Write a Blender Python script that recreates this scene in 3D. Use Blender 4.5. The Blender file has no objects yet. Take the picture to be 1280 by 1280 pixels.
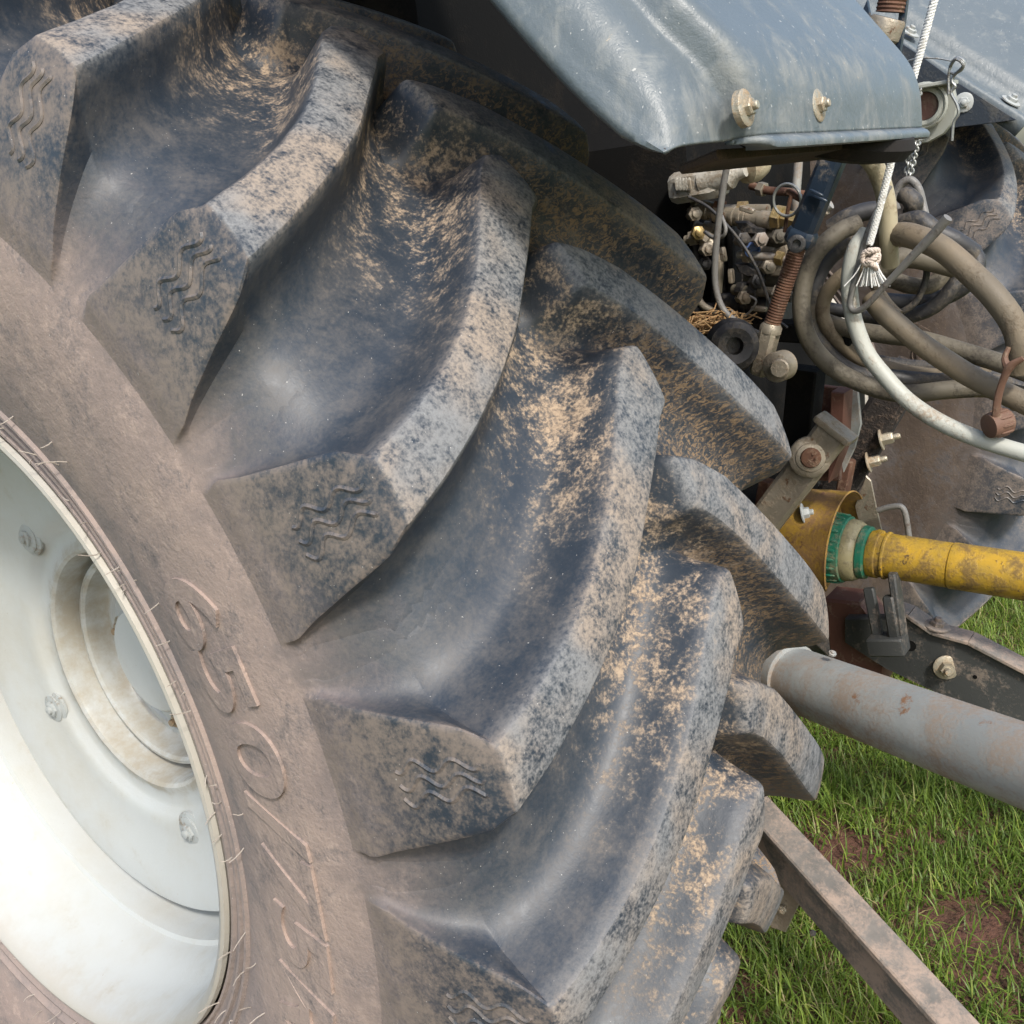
import bpy, math, random
import numpy as np
from mathutils import Matrix, Vector

random.seed(7); rng = np.random.default_rng(7)
scene = bpy.context.scene
COL = scene.collection

# ------------------------------------------------------------------ camera
CAM = np.array([-0.7962, -1.2846, 1.4074])
CR = np.array([0.59344, -0.79707, -0.11183])
CU = np.array([0.30085, 0.09080, 0.94934])
CF = np.array([0.74654, 0.59702, -0.29368])
FPX, PX, PY = 1278.78, 641.04, 651.4
cd = bpy.data.cameras.new('camera'); cam = bpy.data.objects.new('camera', cd); COL.objects.link(cam)
M3 = Matrix((CR, CU, -CF)).transposed()
cam.matrix_world = Matrix.Translation(CAM) @ M3.to_4x4()
cd.sensor_width = 36; cd.lens = FPX / 1280 * 36; cd.shift_y = (PY - 640) / 1280
cd.clip_start = 0.02; cd.clip_end = 2000
scene.camera = cam
scene.cycles.max_bounces = 6; scene.cycles.diffuse_bounces = 3; scene.cycles.glossy_bounces = 3

# ------------------------------------------------------------------ sky, sun, exposure
SUN = Vector((-0.40, -0.60, 0.69)).normalized()          # direction towards the sun
w = bpy.data.worlds.new('World'); scene.world = w; w.use_nodes = True
nt = w.node_tree; bg = nt.nodes['Background']
sky = nt.nodes.new('ShaderNodeTexSky'); sky.sky_type = 'NISHITA'; sky.sun_disc = False
sky.sun_elevation = math.asin(SUN.z); sky.sun_rotation = math.atan2(SUN.x, SUN.y)
sky.dust_density = 2.5; sky.air_density = 1.2
nt.links.new(sky.outputs[0], bg.inputs[0]); bg.inputs[1].default_value = 0.15
sd = bpy.data.lights.new('sun', 'SUN'); sd.energy = 2.1; sd.angle = math.radians(6); sd.color = (1, 0.95, 0.87)
so = bpy.data.objects.new('sun', sd); COL.objects.link(so)
so.rotation_euler = (-SUN).to_track_quat('-Z', 'Y').to_euler()
scene.view_settings.view_transform = 'Standard'; scene.view_settings.look = 'None'
scene.view_settings.exposure = 0.74; scene.view_settings.gamma = 1
scene.view_settings.use_curve_mapping = False

AX = 0.84          # axle height
FARX = 2.0         # the other rear wheel's centre
A = np.array

def at(px, py, X):
    """A point in the plane x = X, laid out from the photograph."""
    d = CF + CR * (px - PX) / FPX + CU * (PY - py) / FPX
    return CAM + d * ((X - CAM[0]) / d[0])

# ------------------------------------------------------------------ materials
class NT:
    def __init__(s, name):
        s.m = bpy.data.materials.new(name); s.m.use_nodes = True
        s.t = s.m.node_tree; s.b = s.t.nodes['Principled BSDF']
        s.pos = s.n('ShaderNodeNewGeometry').outputs['Position']
    def n(s, t, **kw):
        o = s.t.nodes.new(t)
        for k, v in kw.items(): setattr(o, k, v)
        return o
    def put(s, sock, v):
        if isinstance(v, bpy.types.NodeSocket): s.t.links.new(v, sock)
        elif isinstance(v, (tuple, list)) and len(v) == 3 and sock.type == 'RGBA': sock.default_value = (*v, 1)
        else: sock.default_value = v
    def math(s, op, a, b=0.0, clamp=False):
        o = s.n('ShaderNodeMath', operation=op, use_clamp=clamp); s.put(o.inputs[0], a); s.put(o.inputs[1], b); return o.outputs[0]
    def mul(s, a, b): return s.math('MULTIPLY', a, b)
    def add(s, a, b): return s.math('ADD', a, b, True)
    def mx(s, a, b): return s.math('MAXIMUM', a, b)
    def noise(s, scale, detail=4, rough=.6, vec=None, dist=0.0):
        o = s.n('ShaderNodeTexNoise'); o.inputs['Scale'].default_value = scale; o.inputs['Detail'].default_value = detail
        o.inputs['Roughness'].default_value = rough; o.inputs['Distortion'].default_value = dist
        s.put(o.inputs['Vector'], vec if vec is not None else s.pos); return o.outputs[0]
    def step(s, v, lo, hi):
        o = s.n('ShaderNodeMapRange', interpolation_type='SMOOTHSTEP'); s.put(o.inputs[0], v)
        o.inputs[1].default_value = lo; o.inputs[2].default_value = hi; return o.outputs[0]
    def mix(s, f, a, b):
        o = s.n('ShaderNodeMix', data_type='RGBA'); s.put(o.inputs[0], f); s.put(o.inputs[6], a); s.put(o.inputs[7], b); return o.outputs[2]
    def mixf(s, f, a, b):
        o = s.n('ShaderNodeMix', data_type='FLOAT'); s.put(o.inputs[0], f); s.put(o.inputs[2], a); s.put(o.inputs[3], b); return o.outputs[0]
    def bump(s, h, dist, strength=1.0, normal=None):
        o = s.n('ShaderNodeBump'); o.inputs['Distance'].default_value = dist; o.inputs['Strength'].default_value = strength
        s.put(o.inputs['Height'], h)
        if normal is not None: s.put(o.inputs['Normal'], normal)
        return o.outputs[0]
    def done(s, col, rough, metal=0.0, normal=None, spec=0.5):
        s.put(s.b.inputs['Base Color'], col); s.put(s.b.inputs['Roughness'], rough); s.put(s.b.inputs['Metallic'], metal)
        s.b.inputs['Specular IOR Level'].default_value = spec
        if normal is not None: s.put(s.b.inputs['Normal'], normal)
        return s.m

def dirty(name, base, dirt, amount=.5, scale=14, rough=.5, metal=0.0, drough=.9, bump=.0008, base2=None, fine=180, spec=.5, rust=None):
    k = NT(name)
    col = base
    if base2 is not None: col = k.mix(k.step(k.noise(scale * .7, 5, .65), .35, .65), base, base2)
    big = k.noise(scale, 6, .68, dist=.4); fin = k.noise(fine, 3, .7)
    mask = k.step(k.math('ADD', k.mul(big, .72), k.mul(fin, .28)), .62 - amount * .3, .70 - amount * .12)
    mask = k.mul(mask, .92)
    col = k.mix(mask, col, dirt)
    r = k.mixf(mask, rough, drough)
    m = metal
    if rust is not None:
        rm = k.step(k.noise(scale * 1.9, 6, .7), .60, .68); col = k.mix(rm, col, rust); r = k.mixf(rm, r, .9)
        mask = k.mx(mask, rm)
    if metal: m = k.mul(k.math('SUBTRACT', 1.0, mask), metal)
    h = k.math('ADD', k.mul(fin, .5), k.mul(mask, .6))
    return k.done(col, r, m, k.bump(h, bump), spec)

def rubber_mat(name='muddy_rubber', d1=(.27, .213, .190), d2=(.355, .272, .230), d3=(.44, .34, .285)):
    k = NT(name)
    tc = k.n('ShaderNodeTexCoord').outputs['Object']
    sp = k.n('ShaderNodeSeparateXYZ'); k.put(sp.inputs[0], tc)
    ax = k.math('ABSOLUTE', sp.outputs[0])
    R = k.math('SQRT', k.math('ADD', k.mul(sp.outputs[1], sp.outputs[1]), k.mul(sp.outputs[2], sp.outputs[2])))
    at_top = k.n('ShaderNodeAttribute', attribute_name='top').outputs['Fac']
    at_end = k.n('ShaderNodeAttribute', attribute_name='end').outputs['Fac']
    at_root = k.n('ShaderNodeAttribute', attribute_name='root').outputs['Fac']
    n6 = k.noise(6, 3, .65, dist=.3); n18 = k.noise(18, 4, .68, dist=.5); n60 = k.noise(60, 3, .72); n260 = k.noise(260, 2, .7)
    fine = k.math('ADD', k.mul(n60, .45), k.mul(n260, .55))
    base = k.mix(n18, (.019, .028, .043), (.036, .047, .061))
    # thin dust film everywhere, heavier on the sidewall
    rj = k.math('ADD', R, k.mul(k.math('SUBTRACT', n18, .5), .16))
    side = k.mul(k.math('SUBTRACT', 1.0, k.step(rj, .645, .800)), k.step(ax, .20, .27))
    film = k.mul(k.step(k.math('ADD', k.mul(n18, .55), k.mul(fine, .45)), .40, .68), .55)
    sidecol = k.mix(k.step(n6, .35, .65), d1, d2)
    sidecol = k.mix(k.mul(k.step(n60, .52, .70), .5), sidecol, d3)
    sidecol = k.mix(k.mul(k.step(k.math('ADD', k.mul(n18, .6), k.mul(fine, .4)), .52, .40), .45), sidecol, (.145, .132, .130))
    col = k.mix(film, base, (.125, .112, .102))
    smask = k.mul(side, k.step(k.math('ADD', k.mul(n18, .5), k.mul(fine, .5)), .24, .46))
    col = k.mix(smask, col, sidecol)
    # inner zone of sidewall near the bead: greyer
    bead = k.mul(k.math('SUBTRACT', 1.0, k.step(rj, .47, .56)), .55)
    col = k.mix(bead, col, (.22, .19, .18))
    # speckled wear on the lug tops
    tm = k.mul(at_top, k.step(k.math('ADD', k.mul(fine, .75), k.mul(n18, .25)), .36, .60))
    topcol = k.mix(k.step(n6, .40, .62), (.20, .205, .21), (.29, .24, .195))
    col = k.mix(tm, col, topcol)
    # tan smears on the lug ends
    em = k.mul(at_end, k.step(k.math('ADD', k.math('ADD', k.mul(n18, .45), k.mul(n60, .3)), k.mul(n260, .25)), .42, .62))
    col = k.mix(k.mul(em, .66), col, (.235, .188, .155))
    # dried clay caught round the lug noses and roots along the centre line
    cen = k.math('SUBTRACT', 1.0, k.step(ax, .05, .22))
    root = k.mul(k.mx(at_root, k.mul(k.math('SUBTRACT', 1.0, at_top), .75)), cen)
    cm = k.mul(k.step(k.math('ADD', k.math('ADD', k.math('ADD', k.mul(n18, .40), k.mul(n60, .32)), k.mul(n260, .28)), k.mul(root, .072)), .535, .675), cen)
    cm = k.mul(cm, k.math('SUBTRACT', 1.0, k.mul(at_top, .6)))
    col = k.mix(cm, col, k.mix(k.step(fine, .35, .65), (.18, .135, .098), (.39, .30, .215)))
    # fibrous brown on the walls of the inboard lugs
    wv = k.n('ShaderNodeMapping'); wv.inputs['Scale'].default_value = (1, .35, 1); wv.inputs['Rotation'].default_value = (0, .7, .5)
    k.put(wv.inputs[0], k.pos)
    fib = k.noise(190, 3, .75, vec=wv.outputs[0], dist=1.0)
    inb = k.mul(k.step(sp.outputs[0], .02, .12), k.math('SUBTRACT', 1.0, at_top))
    fm = k.mul(inb, k.mul(k.step(fib, .46, .60), k.step(n18, .34, .50)))
    col = k.mix(fm, col, k.mix(fib, (.09, .06, .038), (.34, .24, .15)))
    # pale flecks
    fl = k.step(k.noise(420, 2, .5), .74, .77); col = k.mix(k.mul(fl, .7), col, (.5, .48, .45))
    dust = k.mx(k.mx(smask, tm), k.mx(cm, fm))
    r = k.mixf(dust, k.mixf(film, .46, .68), .95)
    r = k.math('ADD', r, k.mul(k.math('SUBTRACT', n60, .5), .12))
    bn = k.n('ShaderNodeBump'); bn.inputs['Distance'].default_value = .0023
    k.put(bn.inputs['Strength'], k.math('ADD', k.mul(dust, .55), .16)); k.put(bn.inputs['Height'], k.math('ADD', k.mul(k.noise(260, 2, .7), .5), k.mul(k.noise(90, 1, .6), .5)))
    nm = bn.outputs[0]
    return k.done(col, r, 0.0, nm, .55)

def rim_mat():
    k = NT('white_rim_paint')
    tc = k.n('ShaderNodeTexCoord').outputs['Object']
    sp = k.n('ShaderNodeSeparateXYZ'); k.put(sp.inputs[0], tc)
    R = k.math('SQRT', k.math('ADD', k.mul(sp.outputs[1], sp.outputs[1]), k.mul(sp.outputs[2], sp.outputs[2])))
    n5 = k.noise(5, 5, .6); n22 = k.noise(22, 6, .7); n150 = k.noise(150, 3, .7)
    col = (.45, .47, .467)
    ring = k.mul(k.step(R, .130, .150), k.math('SUBTRACT', 1.0, k.step(R, .186, .212)))
    rd = k.mul(k.step(k.math('ADD', n22, k.mul(ring, .26)), .58, .92), .72)
    col = k.mix(rd, col, (.30, .25, .175))
    film = k.mul(k.step(k.math('ADD', k.mul(n5, .7), k.mul(n22, .3)), .42, .66), .42)
    col = k.mix(film, col, (.40, .37, .30))
    edge = k.mul(k.step(k.math('ADD', R, k.mul(n22, .03)), .430, .448), .4)
    col = k.mix(edge, col, (.36, .30, .22))
    col = k.mix(k.step(n150, .72, .76), col, (.3, .24, .17))
    return k.done(col, k.mixf(k.mx(rd, film), .30, .7), 0, k.bump(n22, .0012), .5)

def fender_mat():
    k = NT('weathered_blue_grey_paint')
    st = k.n('ShaderNodeMapping'); st.inputs['Scale'].default_value = (1, 1, .12); k.put(st.inputs[0], k.pos)
    n4 = k.noise(5, 5, .6); n20 = k.noise(22, 6, .7, dist=.5); n90 = k.noise(90, 4, .7); drip = k.noise(70, 4, .7, vec=st.outputs[0])
    col = k.mix(n4, (.085, .108, .125), (.135, .158, .172))
    g = k.n('ShaderNodeNewGeometry'); sn = k.n('ShaderNodeSeparateXYZ'); k.put(sn.inputs[0], g.outputs['Normal'])
    low = k.math('SUBTRACT', 1.0, k.step(k.math('ADD', k.n('ShaderNodeSeparateXYZ').outputs[2], 0), .0, 1.0))
    sz = k.n('ShaderNodeSeparateXYZ'); k.put(sz.inputs[0], k.pos)
    low = k.math('SUBTRACT', 1.0, k.step(sz.outputs[2], 1.46, 1.55))
    dm = k.mul(k.step(k.math('ADD', k.math('ADD', k.mul(drip, .35), k.mul(n20, .65)), k.mul(low, .07)), .50, .72), .6)
    col = k.mix(dm, col, (.27, .275, .26))
    tan = k.step(k.math('ADD', k.mul(n20, .6), k.mul(n90, .4)), .64, .68); col = k.mix(k.mul(tan, .8), col, (.42, .33, .22))
    fl = k.step(k.noise(240, 2, .5), .70, .74); col = k.mix(k.mul(fl, .6), col, (.5, .5, .48))
    r = k.mixf(k.mx(dm, tan), .40, .85)
    return k.done(col, r, 0, k.bump(k.math('ADD', k.mul(n20, .7), k.mul(n90, .4)), .0018), .5)

MAT = {}
MAT['rubber'] = rubber_mat()
MAT['rubber_far'] = rubber_mat('shaded_muddy_rubber', (.085, .062, .048), (.125, .092, .070), (.16, .12, .09))  # far tyre's copy: brown mud tones darkened to hold the tractor's shadow
MAT['rim'] = rim_mat()
MAT['fender'] = fender_mat()
MAT['underside'] = dirty('mud_caked_underside', (.035, .024, .018), (.085, .052, .034), .7, 12, .9)
MAT['void'] = dirty('shade_black_mud', (.010, .008, .007), (.028, .018, .012), .5, 14, .95)  # near-black: under-fender shade put into the mud colour
MAT['bolt'] = dirty('zinc_bolt', (.42, .38, .30), (.30, .20, .11), .55, 40, .45, .6)
MAT['bolt_white'] = dirty('painted_bolt', (.36, .38, .375), (.24, .20, .15), .4, 40, .5)
MAT['navy'] = dirty('dark_blue_paint', (.018, .030, .050), (.16, .14, .12), .35, 30, .32, 0, bump=.0006)
MAT['black'] = dirty('black_cast_iron', (.018, .018, .020), (.085, .072, .058), .45, 24, .5)
MAT['body'] = dirty('shade_black_casting', (.006, .006, .006), (.016, .013, .010), .4, 9, .9, spec=.15)  # base blackened to carry the shade behind fender and linkage
MAT['rust'] = dirty('rusty_steel', (.13, .062, .035), (.22, .15, .10), .4, 40, .75, .2, base2=(.085, .04, .026))
MAT['rustred'] = dirty('red_brown_steel', (.105, .045, .032), (.20, .14, .10), .35, 25, .65)
MAT['pale'] = dirty('dusty_bare_steel', (.33, .29, .23), (.21, .165, .115), .55, 28, .42, .45, base2=(.25, .22, .17), rust=(.12, .065, .035))
MAT['galv'] = dirty('weathered_galvanised_tube', (.36, .38, .375), (.25, .195, .15), .70, 9, .42, .15, bump=.0003, base2=(.27, .285, .28), rust=(.20, .11, .06))
MAT['dustbar'] = dirty('dusty_black_bar', (.040, .043, .043), (.17, .14, .115), .42, 22, .55)
MAT['tanbar'] = dirty('clay_dusted_bar', (.20, .18, .16), (.36, .275, .22), .72, 16, .8, base2=(.12, .115, .105))
MAT['mudbar'] = dirty('mud_caked_bar', (.020, .016, .014), (.14, .10, .075), .45, 34, .95, bump=.006)
MAT['hose_tan'] = dirty('dusty_tan_hose', (.175, .138, .092), (.10, .075, .05), .45, 18, .62, base2=(.135, .112, .08))
MAT['hose_olive'] = dirty('dusty_olive_hose', (.115, .10, .073), (.055, .047, .037), .5, 16, .62)
MAT['hose_cream'] = dirty('cream_hose', (.40, .35, .24), (.26, .20, .13), .4, 16, .5)
MAT['hose_grey'] = dirty('pale_grey_hose', (.40, .41, .37), (.30, .24, .18), .4, 14, .5)
MAT['hose_black'] = dirty('black_hose', (.032, .032, .034), (.13, .11, .085), .5, 18, .5)
MAT['cable'] = dirty('grey_cable', (.17, .165, .155), (.11, .09, .075), .4, 30, .5)
MAT['yellow'] = dirty('worn_yellow_guard', (.44, .265, .022), (.15, .095, .032), .62, 26, .42, base2=(.34, .22, .03), rust=(.07, .045, .025))
MAT['yellowrust'] = dirty('rust_stained_yellow', (.36, .215, .028), (.19, .105, .05), .85, 20, .6, rust=(.13, .06, .035))
MAT['green'] = dirty('scuffed_green_ring', (.012, .13, .078), (.19, .17, .10), .5, 30, .35)
MAT['clearring'] = dirty('grimy_translucent_band', (.26, .23, .13), (.16, .14, .085), .5, 24, .35)
MAT['rope'] = dirty('white_rope_fibre', (.72, .72, .70), (.5, .47, .42), .3, 60, .8)
MAT['ropetan'] = dirty('soiled_rope_fibre', (.58, .50, .44), (.4, .32, .26), .4, 60, .85)
MAT['chain'] = dirty('dull_zinc_chain', (.32, .33, .32), (.16, .13, .10), .4, 60, .4, .7)
MAT['greypaint'] = dirty('pale_grey_paint', (.31, .32, .285), (.20, .17, .12), .4, 18, .5)
MAT['whitebox'] = dirty('dusty_white_casting', (.42, .40, .35), (.22, .18, .13), .5, 20, .55)
MAT['brass'] = dirty('tarnished_brass', (.34, .25, .11), (.15, .11, .07), .5, 40, .4, .7)
MAT['blue'] = dirty('blue_plastic', (.05, .10, .26), (.16, .15, .15), .3, 40, .4)
MAT['cap'] = dirty('brown_rubber_cap', (.14, .075, .05), (.22, .16, .11), .4, 30, .7)
MAT['farpanel'] = dirty('dark_slate_panel', (.030, .038, .050), (.075, .075, .072), .5, 14, .45)
MAT['straw'] = dirty('dry_straw', (.38, .24, .11), (.24, .12, .05), .5, 60, .8)
MAT['mud'] = dirty('dried_clay', (.25, .165, .10), (.10, .068, .042), .45, 60, .95, bump=.006, base2=(.36, .25, .15))
MAT['whisker'] = dirty('pale_rubber_flash', (.38, .34, .30), (.3, .25, .2), .3, 60, .7)

# ------------------------------------------------------------------ mesh helpers
def obj(name, parts, parent=None, mats=None, smooth=True, sharp=38, attrs=None):
    """parts: list of (verts, faces[, material index]); one mesh object."""
    V, Fc, MI, o = [], [], [], 0
    for q in parts:
        v, f = np.asarray(q[0], float), q[1]; mi = q[2] if len(q) > 2 else 0
        V.append(v); Fc += [tuple(int(i) + o for i in a) for a in f]; MI += [mi] * len(f); o += len(v)
    V = np.concatenate(V)
    me = bpy.data.meshes.new(name); me.from_pydata(V.tolist(), [], Fc); me.update()
    if any(MI): me.polygons.foreach_set('material_index', MI)
    for m in (mats if isinstance(mats, (list, tuple)) else [mats]):
        me.materials.append(MAT[m] if isinstance(m, str) else m)
    if smooth:
        me.polygons.foreach_set('use_smooth', [True] * len(Fc)); me.set_sharp_from_angle(angle=math.radians(sharp))
    if attrs:
        for k, a in attrs.items():
            at_ = me.attributes.new(k, 'FLOAT', 'POINT'); at_.data.foreach_set('value', np.asarray(a, np.float32))
    ob = bpy.data.objects.new(name, me); COL.objects.link(ob)
    if parent is not None: ob.parent = parent
    return ob

def tag(o, label, cat=None, group=None, kind=None):
    if label: o['label'] = label
    if cat: o['category'] = cat
    if group: o['group'] = group
    if kind: o['kind'] = kind
    return o

def empty(name, loc, label, cat, group=None):
    o = bpy.data.objects.new(name, None); COL.objects.link(o); o.location = loc; o.empty_display_size = .1
    bpy.context.view_layer.update()
    return tag(o, label, cat, group)

def child(o, root):                       # parent keeping world coordinates
    o.parent = root; o.matrix_parent_inverse = root.matrix_world.inverted(); return o

def unit(v): v = np.asarray(v, float); return v / np.linalg.norm(v)

def grid_faces(n, m, cyc_m=False, cyc_n=False):
    F = []
    for i in range(n if cyc_n else n - 1):
        for j in range(m if cyc_m else m - 1):
            a, b = i * m + j, i * m + (j + 1) % m; i2 = (i + 1) % n
            F.append((a, b, i2 * m + (j + 1) % m, i2 * m + j))
    return F

def spline(P, n):
    P = np.asarray(P, float)
    if len(P) == 2: return P[0] + (P[1] - P[0]) * np.linspace(0, 1, n)[:, None]
    Q = np.vstack([2 * P[0] - P[1], P, 2 * P[-1] - P[-2]]); out = []
    T = np.linspace(0, len(P) - 1 - 1e-9, n)
    for t in T:
        i = int(t); s = t - i; a, b, c, d = Q[i], Q[i + 1], Q[i + 2], Q[i + 3]
        out.append(.5 * ((2 * b) + (-a + c) * s + (2 * a - 5 * b + 4 * c - d) * s * s + (-a + 3 * b - 3 * c + d) * s ** 3))
    return A(out)

def tube(P, rad, n=60, k=12, flat=1.0):
    C = spline(P, n); rr = np.interp(np.linspace(0, 1, n), np.linspace(0, 1, len(np.atleast_1d(rad))), np.atleast_1d(rad)) if np.size(rad) > 1 else np.full(n, rad)
    T = np.gradient(C, axis=0); T /= np.linalg.norm(T, axis=1)[:, None]
    u = np.cross(T[0], [0, 0, 1.]); u = np.cross(T[0], [1., 0, 0]) if np.linalg.norm(u) < .1 else u
    u = unit(u); V = []
    for i in range(n):
        u = unit(u - T[i] * (u @ T[i])); v = np.cross(T[i], u)
        for a in np.arange(k) * 2 * math.pi / k: V.append(C[i] + rr[i] * (u * math.cos(a) + v * math.sin(a) * flat))
    F = grid_faces(n, k, True) + [tuple(range(k))[::-1], tuple((n - 1) * k + j for j in range(k))]
    return V, F

def lathe(p0, axis, prof, k=24, cap=True, phase=0):
    """prof: (distance along the axis, radius)"""
    p0 = np.asarray(p0, float); ax = unit(axis); u = np.cross(ax, [0, 0, 1.])
    if np.linalg.norm(u) < .1: u = np.cross(ax, [1., 0, 0])
    u = unit(u); v = np.cross(ax, u); V = []
    for d, r in prof:
        for a in np.arange(k) * 2 * math.pi / k + phase: V.append(p0 + ax * d + r * (u * math.cos(a) + v * math.sin(a)))
    n = len(prof); F = grid_faces(n, k, True)
    if cap: F += [tuple(range(k))[::-1], tuple((n - 1) * k + j for j in range(k))]
    return V, F

def frame(p0, p1, up=(0, 0, 1)):
    z = unit(np.asarray(p1, float) - p0); x = unit(np.cross(up, z)); y = np.cross(z, x); return x, y, z

def prism(poly, thick, bev=.002):
    """poly: planar 3-D outline; extruded both ways along its normal with a small chamfer."""
    P = np.asarray(poly, float); n = len(P); c = P.mean(0)
    nrm = unit(sum(np.cross(P[i] - c, P[(i + 1) % n] - c) for i in range(n)))
    sh = lambda s: c + (P - c) * (1 - s / np.linalg.norm(P - c, axis=1).mean())
    L = [sh(bev) - nrm * thick / 2, P - nrm * (thick / 2 - bev), P + nrm * (thick / 2 - bev), sh(bev) + nrm * thick / 2]
    V = np.vstack(L); F = grid_faces(4, n, True) + [tuple(range(n))[::-1], tuple(3 * n + j for j in range(n))]
    return V, F

def bar(p0, p1, w, h, up=(0, 0, 1), bev=.003, taper=1.0):
    if tuple(up)[:2] == (1, 0): w, h = h, w
    p0, p1 = np.asarray(p0, float), np.asarray(p1, float); x, y, z = frame(p0, p1, up); L = np.linalg.norm(p1 - p0)
    def ring(d, s):
        W, H = w / 2 * s, h / 2 * s; b = min(bev, W * .4, H * .4)
        return [p0 + z * d + x * a + y * c for a, c in ((-W + b, -H), (W - b, -H), (W, -H + b), (W, H - b), (W - b, H), (-W + b, H), (-W, H - b), (-W, -H + b))]
    bb = min(bev, L * .2); sc = 1 - bb / max(w, h)
    V = ring(0, sc) + ring(bb, 1) + ring(L - bb, taper) + ring(L, taper * sc)
    return V, grid_faces(4, 8, True) + [tuple(range(8))[::-1], tuple(24 + j for j in range(8))]

def box(c, sx, sy, sz, bev=.004):
    c = np.asarray(c, float); return bar(c - [0, sy / 2, 0], c + [0, sy / 2, 0], sx, sz, bev=bev)

def hexbolt(c, axis, r, h, washer=True):
    c = np.asarray(c, float); out = []
    if washer: out.append(lathe(c, axis, [(0, r * 1.75), (r * .18, r * 1.75), (r * .26, r * 1.62), (r * .27, r * .9)], 20))
    out.append(lathe(c, axis, [(0, r), (h * .85, r), (h, r * .86)], 6))
    out.append(lathe(c, axis, [(h * .9, r * .5), (h * 1.45, r * .5), (h * 1.55, r * .4)], 12))
    return out

# ------------------------------------------------------------------ ground
def sheet(name, pts, faces, m):
    return obj(name, [(pts, faces)], None, m, smooth=False)
def ground_mat():
    k = NT('grass_soil')
    n2 = k.noise(2.2, 5, .6); n9 = k.noise(9, 6, .65); n40 = k.noise(40, 5, .7)
    soil = k.mix(n40, (.075, .034, .022), (.19, .092, .062))
    gr = k.mix(n40, (.018, .035, .008), (.05, .085, .02))
    col = k.mix(k.mul(k.step(k.math('ADD', k.mul(n2, .5), k.mul(n9, .5)), .50, .40), .5), soil, gr)
    vd = k.n('ShaderNodeVectorMath', operation='DISTANCE'); k.put(vd.inputs[0], k.pos); vd.inputs[1].default_value = (1.1, -.5, 0)
    col = k.mix(k.step(vd.outputs['Value'], 2.6, 4.2), col, k.mix(n9, (.055, .10, .02), (.13, .18, .04)))
    return k.done(col, .95, 0, k.bump(k.math('ADD', n9, k.mul(n40, .5)), .03))
MAT['ground'] = ground_mat()
gx = np.concatenate([[-400, -120, -40, -12], np.linspace(-5, 6, 90), [12, 40, 120, 400]])
gy = np.concatenate([[-400, -120, -40, -12], np.linspace(-5, 5, 80), [12, 40, 120, 400]])
BARE = [(at(1055, 1045, .9), .0)]
def gpix(px, py):
    d = CF + CR * (px - PX) / FPX + CU * (PY - py) / FPX; return CAM + d * (-CAM[2] / d[2])
BARE = [(gpix(1040, 1050), .11), (gpix(1245, 1160), .13), (gpix(1000, 1085), .06), (gpix(1195, 1130), .06)]
def hgt(x, y): return .018 * np.sin(x * 3.1 + 1) * np.cos(y * 2.7) + .010 * np.sin(x * 9 + y * 7) - .03
GX, GY = np.meshgrid(gx, gy, indexing='ij'); GZ = np.where(np.hypot(GX, GY) < 9, hgt(GX, GY), -.03)
for b, rad in BARE: GZ -= .02 * np.exp(-((GX - b[0]) ** 2 + (GY - b[1]) ** 2) / rad ** 2)
g = obj('ground', [(np.stack([GX, GY, GZ], -1).reshape(-1, 3), grid_faces(len(gx), len(gy)))], None, 'ground')
tag(g, 'red-brown soil ground under the grass', None, None, 'structure')

# grass blades
def grass_mat():
    k = NT('grass_blade')
    rn = k.n('ShaderNodeAttribute', attribute_name='tint').outputs['Fac']; tip = k.n('ShaderNodeAttribute', attribute_name='tip').outputs['Fac']
    cr = k.n('ShaderNodeValToRGB'); k.put(cr.inputs[0], rn); e = cr.color_ramp.elements
    e[0].position = 0; e[0].color = (.07, .13, .016, 1); e[1].position = 1; e[1].color = (.42, .33, .17, 1)
    for p_, c_ in ((.35, (.14, .235, .028, 1)), (.65, (.25, .33, .045, 1)), (.86, (.31, .35, .07, 1)), (.93, (.32, .29, .13, 1))):
        q = e.new(p_); q.color = c_
    col = k.mix(k.mul(tip, .35), cr.outputs[0], (.20, .27, .06))
    b = k.b; k.put(b.inputs['Base Color'], col); b.inputs['Roughness'].default_value = .5
    tr = k.n('ShaderNodeBsdfTranslucent'); k.put(tr.inputs[0], col); ms = k.n('ShaderNodeMixShader'); ms.inputs[0].default_value = .3
    k.t.links.new(b.outputs[0], ms.inputs[1]); k.t.links.new(tr.outputs[0], ms.inputs[2])
    k.t.links.new(ms.outputs[0], k.t.nodes['Material Output'].inputs[0]); return k.m
MAT['grass'] = grass_mat()
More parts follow.
